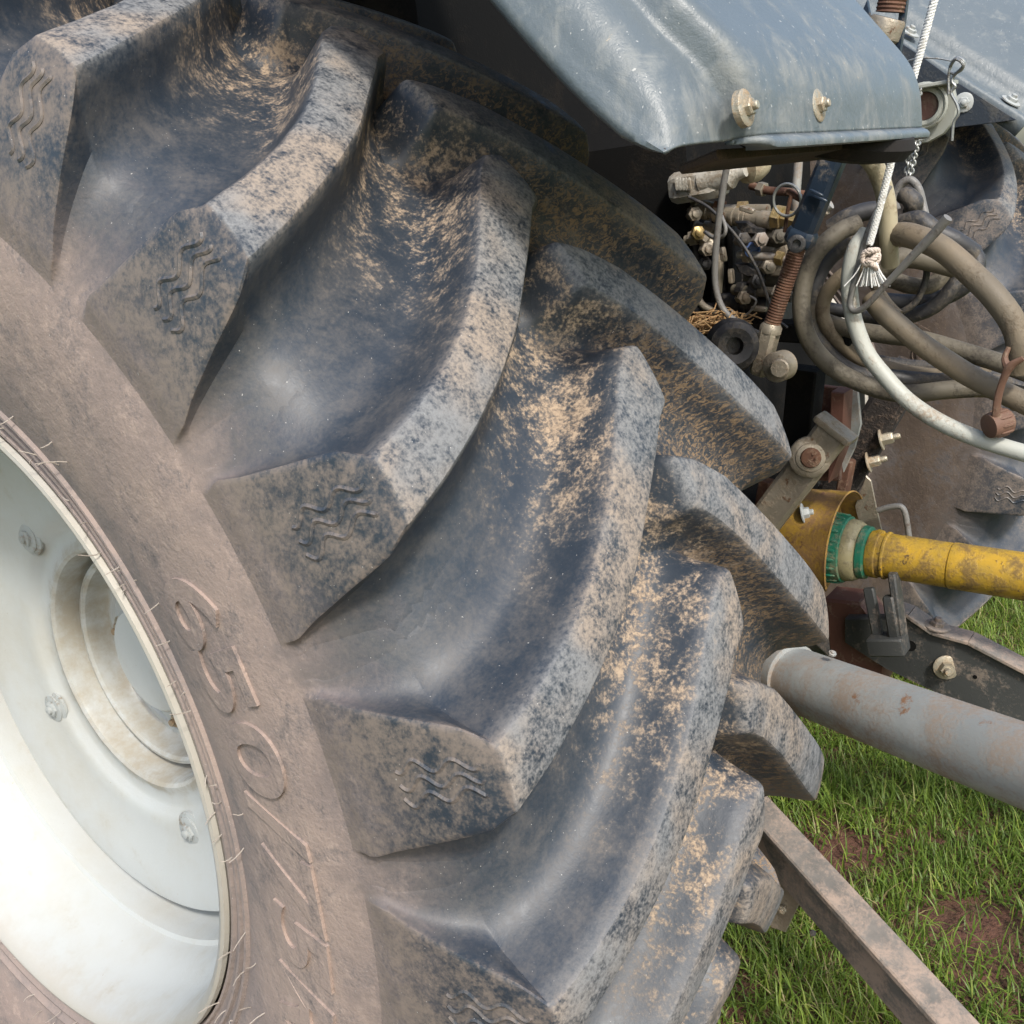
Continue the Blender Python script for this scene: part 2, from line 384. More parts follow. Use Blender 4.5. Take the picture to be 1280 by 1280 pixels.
def grass(n, x0, x1, y0, y1, hole=None):
    x = rng.uniform(x0, x1, n); y = rng.uniform(y0, y1, n)
    cl = np.sin(x * 11 + 2 * np.sin(y * 7)) * np.sin(y * 13 + 2 * np.sin(x * 6))
    keep = np.ones(n, bool)
    for b, rad in BARE:
        d = np.hypot(x - b[0], (y - b[1])) / rad; keep &= rng.uniform(0, 1, n) > np.exp(-(d ** 2) * .9) * .97
    if hole: keep &= ~((x > hole[0]) & (x < hole[1]) & (y > hole[2]) & (y < hole[3]))
    x, y, cl = x[keep], y[keep], cl[keep]; n = len(x)
    z = hgt(x, y) - .004
    L = rng.uniform(.025, .078, n) * (1 + .35 * cl); wd = rng.uniform(.0011, .0024, n)
    a = rng.uniform(0, 2 * np.pi, n); lean = rng.uniform(.15, 1.15, n); wa = a + np.pi / 2 + rng.normal(0, .4, n)
    tint = np.clip(rng.beta(2, 3, n) * .75 + .12 * cl + (rng.uniform(0, 1, n) > .82) * .55 + .10 * np.sin(x * 4.3 + 1.7 * np.sin(y * 3.1)), 0, 1)
    V = []; ts = (0, .35, .7, 1.0)
    for t in ts:
        ang = lean * (.35 + .9 * t); r_ = L * t * np.sin(ang); zz = L * t * np.cos(ang)
        ww = wd * (1 - .92 * t ** 1.6)
        cx, cy, cz = x + np.cos(a) * r_, y + np.sin(a) * r_, z + zz
        V.append(np.stack([cx - np.cos(wa) * ww, cy - np.sin(wa) * ww, cz], -1)); V.append(np.stack([cx + np.cos(wa) * ww, cy + np.sin(wa) * ww, cz], -1))
    V = np.stack(V, 1)                         # n,8,3
    base = (np.arange(n) * 8)[:, None, None]; f = np.array([[0, 1, 3, 2], [2, 3, 5, 4], [4, 5, 7, 6]])[None]
    return V.reshape(-1, 3), (base + f).reshape(-1, 4), np.repeat(tint, 8), np.tile(np.repeat(np.array(ts), 2), n)
G = [grass(125000, .35, 3.3, -1.75, .35), grass(80000, -2.8, 5.0, -3.4, 2.4, (.35, 3.3, -1.75, .35))]
V = np.concatenate([q[0] for q in G]); o = len(G[0][0]); Fa = np.concatenate([G[0][1], G[1][1] + o])
me = bpy.data.meshes.new('grass'); me.vertices.add(len(V)); me.vertices.foreach_set('co', V.astype(np.float32).ravel())
me.loops.add(Fa.size); me.loops.foreach_set('vertex_index', Fa.astype(np.int32).ravel())
me.polygons.add(len(Fa)); me.polygons.foreach_set('loop_start', np.arange(0, Fa.size, 4, dtype=np.int32)); me.polygons.foreach_set('loop_total', np.full(len(Fa), 4, np.int32))
me.update(calc_edges=True); me.validate()
for nme, i in (('tint', 2), ('tip', 3)):
    a_ = me.attributes.new(nme, 'FLOAT', 'POINT'); a_.data.foreach_set('value', np.concatenate([q[i] for q in G]).astype(np.float32))
me.materials.append(MAT['grass'])
go = bpy.data.objects.new('grass', me); COL.objects.link(go)
tag(go, 'short green meadow grass covering the ground behind the tyre', 'grass', None, 'stuff')

# ------------------------------------------------------------------ tractor
tractor = empty('tractor', (1.0, 0, 0), 'muddy tractor with huge lugged rear tyre, white rim and blue-grey fender', 'tractor')
def T(o): return child(o, tractor)

# ---- tyre casing: profile (x, R) of one half, from crown to bead
CASE = A([(0, .824), (.06, .8235), (.12, .821), (.18, .816), (.225, .809), (.258, .799), (.280, .784), (.298, .762), (.310, .740), (.3185, .718), (.3235, .698), (.3262, .680), (.3270, .660), (.3265, .645), (.3238, .62), (.318, .58), (.309, .54), (.300, .51), (.293, .488)])
BEAD = A([(.2925, .4865), (.2965, .4845), (.2965, .4815), (.291, .4795), (.2875, .4715), (.2915, .4695), (.2915, .4665), (.2865, .4645), (.284, .4555), (.2875, .4535), (.2875, .4505), (.281, .4485), (.272, .444), (.262, .440)])
def dens(P, k):
    s = np.concatenate([[0], np.cumsum(np.linalg.norm(np.diff(P, axis=0), axis=1))]); t = np.linspace(0, s[-1], k)
    # smooth interpolation through a spline
    C = spline(P, k * 6); sc = np.concatenate([[0], np.cumsum(np.linalg.norm(np.diff(C, axis=0), axis=1))])
    return np.stack([np.interp(np.linspace(0, sc[-1], k), sc, C[:, i]) for i in (0, 1)], -1)
half = np.vstack([dens(CASE, 44), BEAD])
prof = np.vstack([half[::-1] * [-1, 1], half[1:]])
def make_casing():
    N = 300; th = np.arange(N) * 2 * math.pi / N; V = []
    for t in th:
        V.append(np.stack([prof[:, 0], -prof[:, 1] * math.cos(t), prof[:, 1] * math.sin(t)], -1))
    V = np.vstack(V); F = grid_faces(N, len(prof), False, True)
    return V, F

def case_at(u):       # u in metres of |x| along the crown, then continuing round the shoulder
    pass
_case = dens(CASE, 400); _cs = np.concatenate([[0], np.cumsum(np.linalg.norm(np.diff(_case, axis=0), axis=1))])

S_END = float(np.interp(-.698, -_case[:, 1], _cs))
def make_lug(side, up_pts, lo_pts, vn):
    """side -1 outboard / +1 inboard. Swept along v with an explicit cross-section, so that edges stay crisp."""
    # rows: (v along top, top point (x,R), casing arc length)
    rows = []
    # nose end rows (beyond the nose): height fraction falls
    for d, hf in ((-.050, -.04), (-.040, .0), (-.030, .06), (-.021, .20), (-.013, .45), (-.006, .78), (-.0018, .95), (.0015, .99), (.006, 1.0)):
        rows.append((vn + d, hf, None))
    for v in np.linspace(vn + .012, .289, 30): rows.append((v, 1.0, None))
    for v in (.2935, .2965): rows.append((v, 1.0, None))
    nshould = 22
    for q in np.linspace(0, 1, nshould): rows.append((.298, 1.0, q))
    cross_u = [(-.006, 1.0, 1), (-.0015, .985, .9), (.0018, .94, .3), (.007, .76, 0), (.0125, .56, 0), (.0185, .37, 0), (.0265, .21, 0), (.037, .10, 0), (.050, .04, 0), (.064, .013, 0), (.076, .003, 0), (.086, -.004, 0), (.094, -.03, 0)]
    cross_l = [(-.006, 1.0, 1), (-.0015, .985, .9), (.0018, .94, .3), (.006, .74, 0), (.0105, .50, 0), (.017, .28, 0), (.030, .13, 0), (.042, .052, 0), (.054, .018, 0), (.066, .004, 0), (.076, -.004, 0), (.086, -.03, 0)]
    top_n = 7
    V, top, end, root = [], [], [], []
    upv, upt = A(up_pts).T; lov, lot = A(lo_pts).T
    for v, hf, q in rows:
        if q is None:
            tx = v; tR = .894 - .023 * (abs(v) / .297) ** 2.4
            a = np.interp(abs(v) / .297 * .285, _cs, np.arange(400)); s_c = abs(v) / .297 * .285
            sg = -1 if v < 0 else 1
            cx, cR = np.interp(s_c, _cs, _case[:, 0]) * sg, np.interp(s_c, _cs, _case[:, 1])
            tu, tl = np.interp(v, upv, upt), np.interp(v, lov, lot); flare = 1.0; e = 0
        else:
            # shoulder face: from the corner down to the sidewall
            Pt = A([(.2985, .8695), (.306, .850), (.3165, .80), (.3235, .757), (.3262, .727), (.3222, .697)])
            qq = np.linspace(0, 1, len(Pt)); tx, tR = np.interp(q, qq, Pt[:, 0]), np.interp(q, qq, Pt[:, 1])
            s_c = .285 + (S_END - .285) * q
            cx, cR = np.interp(s_c, _cs, _case[:, 0]), np.interp(s_c, _cs, _case[:, 1])
            sp = min(q / .62, 1.25)
            tu = upt[-1] + .055 * sp; tl = lot[-1] - .045 * sp; e = 1
            flare = 1 - .75 * min(1, q / .7)
        def put(theta, h, tp, en, rt):
            h2 = h * hf if h > 0 else h
            if hf <= 0: h2 = min(h, hf)
            if q is not None and h <= 0: h2 = h - .12 * q * (1 if h < 0 else 0)
            x, R = cx + (tx - cx) * h2, cR + (tR - cR) * h2
            V.append((side * x, -R * math.cos(theta), R * math.sin(theta)))
            top.append(tp if hf > .9 and q is None else 0); end.append(en); root.append(rt)
        Rm = .86
        for d, h, tp in cross_u[::-1]: put(tu + d * (flare if d > 0 else 1) / Rm, h, tp, e if d < .004 else 0, 1 if .01 < d < .06 else 0)
        for j in range(1, top_n + 1):
            f_ = j / (top_n + 1); th_ = (tu - .006 / Rm) * (1 - f_) + (tl + .006 / Rm) * f_
            put(th_, 1.0 + (.012 * math.sin(math.pi * f_) if q is None else 0), 1, e, 0)
        for d, h, tp in cross_l: put(tl - d * (flare if d > 0 else 1) / Rm, h, tp, e if d < .004 else 0, 1 if .01 < d < .05 else 0)
    m = len(cross_u) + top_n + len(cross_l); V = A(V)
    F = grid_faces(len(rows), m)
    if side > 0: F = [f[::-1] for f in F]
    # moulded wave ridges on the lug end
    parts = [(V, F)]
    def on_end(q, f_):
        Pt = A([(.2985, .8695), (.306, .850), (.3165, .80), (.3235, .757), (.3262, .727), (.3222, .697)]); qq = np.linspace(0, 1, len(Pt))
        x, R = np.interp(q, qq, Pt[:, 0]), np.interp(q, qq, Pt[:, 1]); sp = min(q / .62, 1.25)
        tu, tl = upt[-1] + .055 * sp, lot[-1] - .045 * sp; t = tu + (tl - tu) * f_
        return (side * (x - .0008), -R * math.cos(t), R * math.sin(t))
    for i, f0 in enumerate((.36, .49, .62)):
        P = [on_end(.17 + .33 * s, f0 + .05 * math.sin(s * 15 + .6 * i) + .06 * (s - .5)) for s in np.linspace(0, 1, 26)]
        parts.append(tube(P, .0024, 50, 6))
    nv = sum(len(q_[0]) for q_ in parts) - len(V)
    return parts, dict(top=top + [0] * nv, end=end + [1] * nv, root=root + [0] * nv)

LEFT = ([(-.075, .268), (-.052, .270), (-.03, .272), (0, .250), (.05, .192), (.10, .135), (.15, .085), (.20, .048), (.25, .020), (.297, 0)],
        [(-.075, .215), (-.052, .203), (-.03, .190), (0, .160), (.05, .112), (.10, .062), (.15, .022), (.20, -.012), (.25, -.042), (.297, -.066)])
RIGHT = ([(-.03, .325), (.03, .325), (.06, .312), (.10, .282), (.15, .224), (.20, .168), (.25, .116), (.297, .066)],
         [(-.03, .285), (.03, .268), (.06, .242), (.10, .198), (.15, .136), (.20, .080), (.25, .030), (.297, -.014)])
PITCH = 2 * math.pi / 24
TH_L = 1.025 - 2 * .267 + 2 * PITCH     # angle of the shoulder corner of outboard lug 0
TH_R = .583 - 2 * .267 + 2 * PITCH

cas = make_casing()
lugL, atL = make_lug(-1, *LEFT, -.052); lugR, atR = make_lug(1, *RIGHT, .028)
def make_tyre(cx, spin, first=None):
    if first is None:
        ty = obj('tyre', [cas], None, 'rubber', sharp=60)
        ty.location = (cx, 0, AX)
        l0 = obj('tread_lug', lugL, ty, 'rubber', sharp=32, attrs=atL); r0 = obj('tread_lug', lugR, ty, 'rubber', sharp=32, attrs=atR)
        l0.rotation_euler.x = -TH_L; r0.rotation_euler.x = -TH_R; ty['_l'] = l0.name; ty['_r'] = r0.name
    else:
        ty = first.copy(); COL.objects.link(ty); ty.location = (cx, 0, AX); ty.rotation_euler.x = spin
        l0, r0 = bpy.data.objects[first['_l']], bpy.data.objects[first['_r']]
    for k in range(24):
        for p0, th in ((l0, TH_L), (r0, TH_R)):
            if k == 0 and first is None: continue
            c = p0.copy(); COL.objects.link(c); c.parent = ty; c.rotation_euler.x = -(th - k * PITCH)
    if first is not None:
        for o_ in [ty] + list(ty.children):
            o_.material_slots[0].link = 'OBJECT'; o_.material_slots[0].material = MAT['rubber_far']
    bpy.context.view_layer.update()
    return ty
tyre = make_tyre(0, 0)
tyre2 = make_tyre(FARX, math.radians(-4), tyre)
for t_ in (tyre, tyre2):
    for k_ in ('_l', '_r'):
        if k_ in t_: del t_[k_]

# ---- moulded size marking on both sidewalls
def case_x(R): return np.interp(R, _case[::-1, 1], _case[::-1, 0])
def glyph(ch):
    cu = bpy.data.curves.new('t', 'FONT'); cu.body = ch; cu.size = 1; cu.extrude = .06; cu.offset = .018; cu.align_x = 'CENTER'
    ob = bpy.data.objects.new('t', cu); me_ = bpy.data.meshes.new_from_object(ob)
    V = A([v.co[:] for v in me_.vertices]); F = [tuple(p_.vertices) for p_ in me_.polygons]
    bpy.data.objects.remove(ob); bpy.data.curves.remove(cu); bpy.data.meshes.remove(me_); return V, F
def marking(ch, thc, r0=.560, r1=.646, wide=.115, side=-1, flip=False):
    V, F = glyph(ch); H = .70; s = (r1 - r0) / H
    R = r0 + V[:, 1] * s; th = thc - V[:, 0] * s * 1.22 / .6
    x = np.array([case_x(q) for q in R]) + (V[:, 2] * .045 + .0004)
    return np.stack([side * x, -R * np.cos(th), R * np.sin(th)], -1), F
MARKS = [('6', .455), ('5', .345), ('0', .218), ('/', .112), ('7', .012), ('5', -.105), ('R', -.25), ('3', -.37), ('2', -.48)]
for ch, th in MARKS:
    o_ = obj('size_marking', [marking(ch, th)], tyre, 'rubber', sharp=30)
# small raised codes on the inner wall of the far tyre
for ch, th, r0, r1 in (('E', .16, .585, .615), ('2', .12, .585, .615), ('L', .30, .60, .65), ('I', .36, .60, .65), ('1', .205, .60, .63), ('4', .235, .60, .63)):
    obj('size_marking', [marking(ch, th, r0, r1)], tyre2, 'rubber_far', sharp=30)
th_ = np.linspace(0, 2 * math.pi, 40)
ring = [(-(case_x(.600 + .026 * math.sin(a)) + .001), -(.600 + .026 * math.sin(a)) * math.cos(.14 + .045 * math.cos(a)), (.600 + .026 * math.sin(a)) * math.sin(.14 + .045 * math.cos(a))) for a in th_]
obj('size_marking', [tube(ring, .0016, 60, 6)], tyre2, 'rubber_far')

# flash whiskers left by the mould
wp = []
for ring_R, n_, x_off in ((.4525, 30, .287), (.468, 28, .2915), (.483, 34, .2965), (.50, 26, None), (.53, 18, None)):
    for i in range(n_):
        t = 2 * math.pi * (i + rng.uniform(-.9, .9)) / n_; R_ = ring_R + rng.normal(0, .0015)
        x_ = x_off if x_off else case_x(R_); L_ = rng.choice([.006, .012, .018, .024]) * rng.uniform(.7, 1.2)
        p0 = A([-x_, -R_ * math.cos(t), R_ * math.sin(t)]); d_ = A([-1, rng.normal(0, .25), rng.normal(0, .25)]); d_ /= np.linalg.norm(d_)
        wp.append(tube([p0 + d_ * -.002, p0 + d_ * L_ * .5, p0 + d_ * L_ + rng.normal(0, .003, 3)], [.0007, .0006, .0004], 4, 5))
wk = obj('moulding_whiskers', wp, tyre, 'whisker'); wk['kind'] = 'stuff'
T(tyre); T(tyre2)

# ---- wheel rims
RIMP = [(-.262, .438), (-.277, .4405), (-.287, .447), (-.2925, .4455), (-.2935, .441), (-.290, .434), (-.280, .427), (-.262, .4215), (-.235, .417), (-.215, .412), (-.195, .403), (-.175, .3985), (-.160, .396), (-.156, .390), (-.130, .3885), (-.105, .388), (-.096, .384), (-.092, .376),
        (-.095, .370), (-.122, .3675), (-.129, .362), (-.130, .350), (-.125, .320), (-.118, .285), (-.1135, .266), (-.112, .250), (-.1105, .236), (-.106, .226), (-.0985, .218), (-.0965, .210), (-.0965, .196), (-.1005, .188), (-.1015, .183), (-.098, .178), (-.090, .1755), (-.030, .1745), (-.018, .172), (-.018, .169), (-.030, .1665), (-.062, .1655), (-.068, .162), (-.069, .157), (-.065, .1525), (-.050, .1500), (-.034, .1490), (-.030, .146), (-.030, .137), (-.026, .134), (-.025, .10), (-.027, .090), (-.060, .084), (-.066, .078), (-.068, .06), (-.068, .0001)]
def make_rim():
    P = dens_poly(RIMP); N = 288; V = []
    for t in np.arange(N) * 2 * math.pi / N: V.append(np.stack([P[:, 0], -P[:, 1] * math.cos(t), P[:, 1] * math.sin(t)], -1))
    F = [f[::-1] for f in grid_faces(N, len(P), False, True)]
    # inner barrel to the other flange
    Q = A([(-.262, .438), (-.2, .405), (-.1, .385), (.1, .385), (.2, .405), (.262, .438), (.287, .447), (.2935, .441), (.28, .427), (.2, .395), (.1, .375), (-.05, .375), (-.09, .385)])
    V2 = [np.stack([Q[:, 0], -Q[:, 1] * math.cos(t), Q[:, 1] * math.sin(t)], -1) for t in np.arange(N) * 2 * math.pi / N]
    return [(np.vstack(V), F), (np.vstack(V2), grid_faces(N, len(Q), False, True))]
def dens_poly(P): return A(P, float)
rim = obj('wheel_rim', make_rim(), None, 'rim', sharp=34); rim.location = (0, 0, AX)
for i in range(8):
    t = math.radians(131 + i * 45)
for t in (131, 205, 290, 350, 60):
    t = math.radians(t); R_ = .247
    pl = lathe((-.104, -R_ * math.cos(t), R_ * math.sin(t)), (-1, 0, 0), [(0, .029), (.004, .029), (.006, .025), (.007, .02)], 20)
    obj('bolt', [pl] + hexbolt((-.110, -R_ * math.cos(t), R_ * math.sin(t)), (-1, 0, 0), .0130, .008), rim, 'bolt_white')
for i in range(8):
    t = math.radians(172 + i * 48 if i < 7 else 0); t = math.radians(172 + 45 * i); R_ = .118
    obj('wheel_nut', hexbolt((-.0255, -R_ * math.cos(t), R_ * math.sin(t)), (-1, 0, 0), .0115, .012), rim, 'bolt')
T(rim)
rim2 = rim.copy(); COL.objects.link(rim2); rim2.location = (FARX, 0, AX); rim2.rotation_euler = (0, 0, math.pi); bpy.context.view_layer.update()
T(rim2)

# ---- near fender: a section across x swept along a path in yz
PATH = spline([(-.919, 1.4365), (-.9185, 1.450), (-.9165, 1.472), (-.908, 1.494), (-.885, 1.524), (-.838, 1.582), (-.77, 1.663), (-.68, 1.762), (-.55, 1.88), (-.38, 1.975), (-.15, 2.03), (.12, 2.03), (.40, 1.95), (.62, 1.80)], 90)
def fender_mesh(sec, path, skirt=None):
    P = np.asarray(path); tn = np.gradient(P, axis=0); tn /= np.linalg.norm(tn, axis=1)[:, None]
    nr = np.stack([-tn[:, 1], tn[:, 0]], -1)          # outward (rear / up)
    V = []; arc = np.concatenate([[0], np.cumsum(np.linalg.norm(np.diff(P, axis=0), axis=1))])
    for i in range(len(P)):
        for x, o_ in sec:
            c = A([P[i, 0] + nr[i, 0] * o_, P[i, 1] + nr[i, 1] * o_])
            if skirt is not None and o_ < 0 and x < .2:
                e = A([P[i, 0] - nr[i, 0] * .079, P[i, 1] - nr[i, 1] * .079])
                if arc[i] < .20: e = A([np.interp(arc[i], skirt[:, 0], skirt[:, 1]), np.interp(arc[i], skirt[:, 0], skirt[:, 2])])
                fr = -o_ / .079; c = P[i] * (1 - fr) + e * fr
            if skirt is not None: x = x + .034 * max(0, 1 - arc[i] / .10) * min(1, max(0, (x + .088) / .03)) * min(1, max(0, (.10 - x) / .10))
            V.append((x, c[0], c[1]))
    return A(V), grid_faces(len(P), len(sec))
SEC = [(-.097, -.079), (-.1035, -.073), (-.1040, -.065), (-.0995, -.057), (-.0975, -.048), (-.094, -.037), (-.088, -.027), (-.081, -.020), (-.073, -.015), (-.064, -.012), (-.056, -.0105), (-.050, -.0095), (-.046, -.007), (-.0435, -.001), (-.041, .008), (-.038, .015), (-.033, .0195), (-.025, .021), (-.01, .021), (.03, .021), (.10, .021), (.20, .021), (.30, .021), (.36, .021), (.42, .020), (.435, .016), (.443, .007), (.446, -.012), (.446, -.03)]
SKIRT = A([(0, -.907, 1.4300), (.02, -.897, 1.4325), (.035, -.886, 1.4370), (.05, -.871, 1.4455), (.075, -.848, 1.4660), (.10, -.827, 1.4865), (.15, -.793, 1.5240), (.20, -.7605, 1.5620)])
fv, ff = fender_mesh(SEC, PATH, SKIRT)
# rolled bottom lip
jl = next(i for i, q in enumerate(SEC) if q[0] > -.044); nl = len(SEC) - jl; lip = []
bot = fv[jl:len(SEC)]
for d_, z_ in ((.0, 0), (-.006, -.003), (-.0085, -.0065), (-.0075, -.0105), (-.002, -.0115), (.02, -.010)):
    kx_ = np.clip((bot[:, 0] + .02) / .03, 0.05, 1)[:, None]; lip.append(bot + A([[0, d_, z_]]) * kx_)
lipV = np.vstack(lip)
fender = obj('fender', [(fv, ff), (lipV, [f[::-1] for f in grid_faces(6, nl)])], None, ['fender', 'underside'], sharp=55)
md = fender.modifiers.new('thick', 'SOLIDIFY'); md.thickness = .004; md.offset = -1; md.material_offset = 1
for px, py, X in ((932, 135, .12), (1023, 132, .285)):
    # on the upright rear face
    d = CF + CR * (px - PX) / FPX + CU * (PY - py) / FPX
    yy = -.935
    for _ in range(6):
        p_ = CAM + d * ((yy - CAM[1]) / d[1]); yy = np.interp(p_[2], PATH[:30, 1], PATH[:30, 0]) - .0200
    b_ = obj('bolt', [lathe(p_, (0, -1, .12), [(-.004, .0138), (.0012, .0138), (.0022, .0125), (.0024, .007)], 24)] + hexbolt(p_, (0, -1, .12), .0068, .007, False), fender, 'bolt')
p_ = at(817, 4, .16); dpt = A([.16, 0, 0])
ii = np.argmin(np.abs(PATH[:, 1] - p_[2] + .012)); 
b_ = obj('bolt', [lathe((.135, PATH[ii, 0] - .014, PATH[ii, 1] + .012), (0, -.72, .69), [(-.004, .0138), (.0012, .0138), (.0022, .0125), (.0024, .007)], 24)] + hexbolt((.135, PATH[ii, 0] - .014, PATH[ii, 1] + .012), (0, -.72, .69), .0068, .007, False), fender, 'bolt')
# dark rounded flap under the inner corner and the inner wall of the fender
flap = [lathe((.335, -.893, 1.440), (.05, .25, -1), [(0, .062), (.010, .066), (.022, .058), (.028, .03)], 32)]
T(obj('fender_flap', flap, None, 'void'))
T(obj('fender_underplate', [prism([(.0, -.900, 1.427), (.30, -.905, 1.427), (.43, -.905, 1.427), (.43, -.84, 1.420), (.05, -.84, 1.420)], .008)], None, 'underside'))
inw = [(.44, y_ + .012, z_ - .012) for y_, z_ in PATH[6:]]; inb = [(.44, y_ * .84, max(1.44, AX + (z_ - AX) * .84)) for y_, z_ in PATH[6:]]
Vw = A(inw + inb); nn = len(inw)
T(obj('fender_inner_wall', [(Vw, [(i, i + 1, nn + i + 1, nn + i) for i in range(nn - 1)])], None, 'void')).modifiers.new('t', 'SOLIDIFY').thickness = .004  # wall closes the arch; its near-black colour stands for the shade inside
T(fender)

# ---- far fender
FP = spline([(-.812, 1.446), (-.79, 1.466), (-.70, 1.535), (-.60, 1.612), (-.473, 1.712), (-.33, 1.80), (-.1, 1.87), (.3, 1.87), (.55, 1.75)], 50)
SEC2 = [(1.575, -.03), (1.575, .0), (1.578, .006), (1.586, .008), (1.61, .008), (1.622, .012), (1.632, .030), (1.638, .046), (1.65, .054), (1.70, .082), (1.80, .14), (1.92, .185), (2.05, .20), (2.12, .18), (2.14, .10), (2.14, .0)]
fv2, ff2 = fender_mesh(SEC2, FP)
fender2 = obj('fender', [(fv2, ff2)], None, ['fender', 'underside'], sharp=50)
md = fender2.modifiers.new('thick', 'SOLIDIFY'); md.thickness = .004; md.offset = -1; md.material_offset = 1
for px, py in ((1140, 38), (1267, 124)):
    c_ = at(px, py, 1.60)
    obj('bolt', hexbolt(c_ + [0, .004, -.004], (-.1, -.6, .78), .012, .010), fender2, 'bolt_white')
T(fender2)
# dark panel (fender stay) below its edge
pan = [at(1100, 36, 1.565), at(1150, 68, 1.565), at(1200, 104, 1.565), at(1272, 150, 1.565), at(1250, 153, 1.565), at(1192, 160, 1.565), at(1110, 170, 1.565)]
T(obj('fender_stay', [prism(pan, .008)], None, 'farpanel'))
c_ = at(1206, 128, 1.56); T(obj('stay_bolt', hexbolt(c_, (-1, -.2, 0), .011, .008), None, 'bolt_white'))

# ---- body castings behind the linkage
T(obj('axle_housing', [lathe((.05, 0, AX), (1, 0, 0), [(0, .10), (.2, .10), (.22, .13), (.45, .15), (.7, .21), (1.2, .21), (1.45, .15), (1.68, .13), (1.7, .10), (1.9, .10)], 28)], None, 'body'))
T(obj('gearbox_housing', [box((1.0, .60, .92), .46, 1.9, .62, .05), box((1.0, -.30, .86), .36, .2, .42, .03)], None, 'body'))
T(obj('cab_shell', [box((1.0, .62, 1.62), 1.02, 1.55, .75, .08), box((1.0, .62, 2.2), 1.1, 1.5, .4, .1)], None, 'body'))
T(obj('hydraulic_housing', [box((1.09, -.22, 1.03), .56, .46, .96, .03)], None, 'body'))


# ------------------------------------------------------------------ three point linkage (parts of the tractor)
def thread(p0, p1, r, pitch=.0042, mat='rust'):
    L = np.linalg.norm(p1 - p0); n = int(L / pitch); pr = []
    for i in range(n): pr += [(i * pitch, r * .93), (i * pitch + pitch * .5, r)]
    return lathe(p0, p1 - p0, pr, 18)
LX = .65
a0, a1, a2, a3, a4 = at(1062, 150, LX), at(1001, 300, LX), at(990, 322, LX), at(966, 405, LX), at(950, 468, LX)
lift = obj('lift_rod', [bar(a0, a1, .030, .034, up=(1, 0, 0), bev=.008), bar(a1 - (a0 - a1) * .04, a1 + (a0 - a1) * .09, .036, .040, up=(1, 0, 0), bev=.010)], None, 'navy')
obj('threaded_shank', [thread(a1, a3, .0125)], lift, 'rust')
fork = [bar(a3, a4, .030, .026, up=(1, 0, 0), bev=.006), lathe(a3 - (a4 - a3) * .02, a4 - a3, [(0, .012), (.006, .0165), (.014, .0165)], 18)]
obj('clevis', fork, lift, 'pale')
obj('clevis_eye', [lathe(at(975, 458, .62), (1, -.15, 0), [(-.012, .019), (-.010, .022), (.014, .022), (.016, .019)], 26), lathe(at(976, 460, .60), (-1, -.2, 0), [(-.02, .014), (.004, .014), (.006, .012)], 14)], lift, 'pale')
obj('bolt', [lathe(at(997, 305, .622), (-1, -.35, .1), [(0, .0125), (.008, .0125), (.009, .011), (.009, .006), (.004, .005)], 20)], lift, 'black')
for i, (px, py) in enumerate(((1022, 240), (1027, 247))):
    obj('slot', [bar(at(px - 9, py - 3, .628), at(px + 8, py + 5, .628), .006, .004, up=(1, 0, 0))], lift, 'navy')
# pin and ring beside the rod
ri = [at(977 + 17 * math.cos(a) + 8, 250 + 20 * math.sin(a), .66) for a in np.linspace(0, 2 * math.pi, 30)]
obj('ring_pin', [tube(ri, .0022, 60, 8)], lift, 'chain')
obj('pin', [bar(at(985, 238, .67), at(1006, 250, .67), .012, .010, up=(1, 0, 0)), tube([at(990, 245, .665), at(986, 262, .665), at(982, 290, .67)], .003, 10, 8)], lift, 'rust')
T(lift)
# second rod high up at the centre
b0, b1, b2 = at(1124, -40, 1.05), at(1112, 22, 1.05), at(1104, 44, 1.05)
tl = obj('top_link', [thread(b0, b1, .023, .006)], None, 'rust')
obj('link_collar', [lathe(b1, b2 - b1, [(0, .026), (.004, .029), (.030, .029), (.034, .025), (.038, .025)], 20)], tl, 'pale')
obj('link_fork', [prism([at(1086, 0, 1.03), at(1060, 60, 1.03), at(1104, 115, 1.03), at(1110, 70, 1.03), at(1092, 42, 1.03)], .012), prism([at(1137, -5, 1.06), at(1131, 40, 1.06), at(1121, 105, 1.06), at(1110, 110, 1.06), at(1122, 50, 1.06), at(1128, 0, 1.06)], .012), bar(b2, at(1100, 100, 1.05), .036, .03, up=(1, 0, 0))], tl, 'navy')
T(tl)
# bracket plate with eye, chains and clip
BX = 1.05
pl = [at(1105, 116, BX), at(1160, 106, BX), at(1192, 100, BX), at(1196, 118, BX), at(1199, 134, BX), at(1195, 150, BX), at(1182, 167, BX), at(1163, 178, BX), at(1142, 181, BX), at(1120, 172, BX), at(1105, 150, BX)]
brk = obj('hitch_bracket', [prism(pl, .012), bar(at(1108, 117, BX - .02), at(1194, 102, BX - .02), .05, .006, up=(0, 0, 1))], None, 'greypaint')
ec = at(1156, 133, BX - .012)
obj('eye_bush', [lathe(ec, (-1, -.25, 0), [(-.01, .031), (.012, .031), (.015, .028), (.015, .0225), (.006, .0215), (-.008, .0215)], 28), lathe(ec, (-1, -.25, 0), [(.013, .0365), (.017, .0345), (.018, .0325), (.013, .0315)], 28, False)], brk, 'greypaint')
obj('eye_bore', [lathe(ec, (-1, -.25, 0), [(-.006, .021), (.007, .021)], 20)], brk, 'rustred')
T(brk)
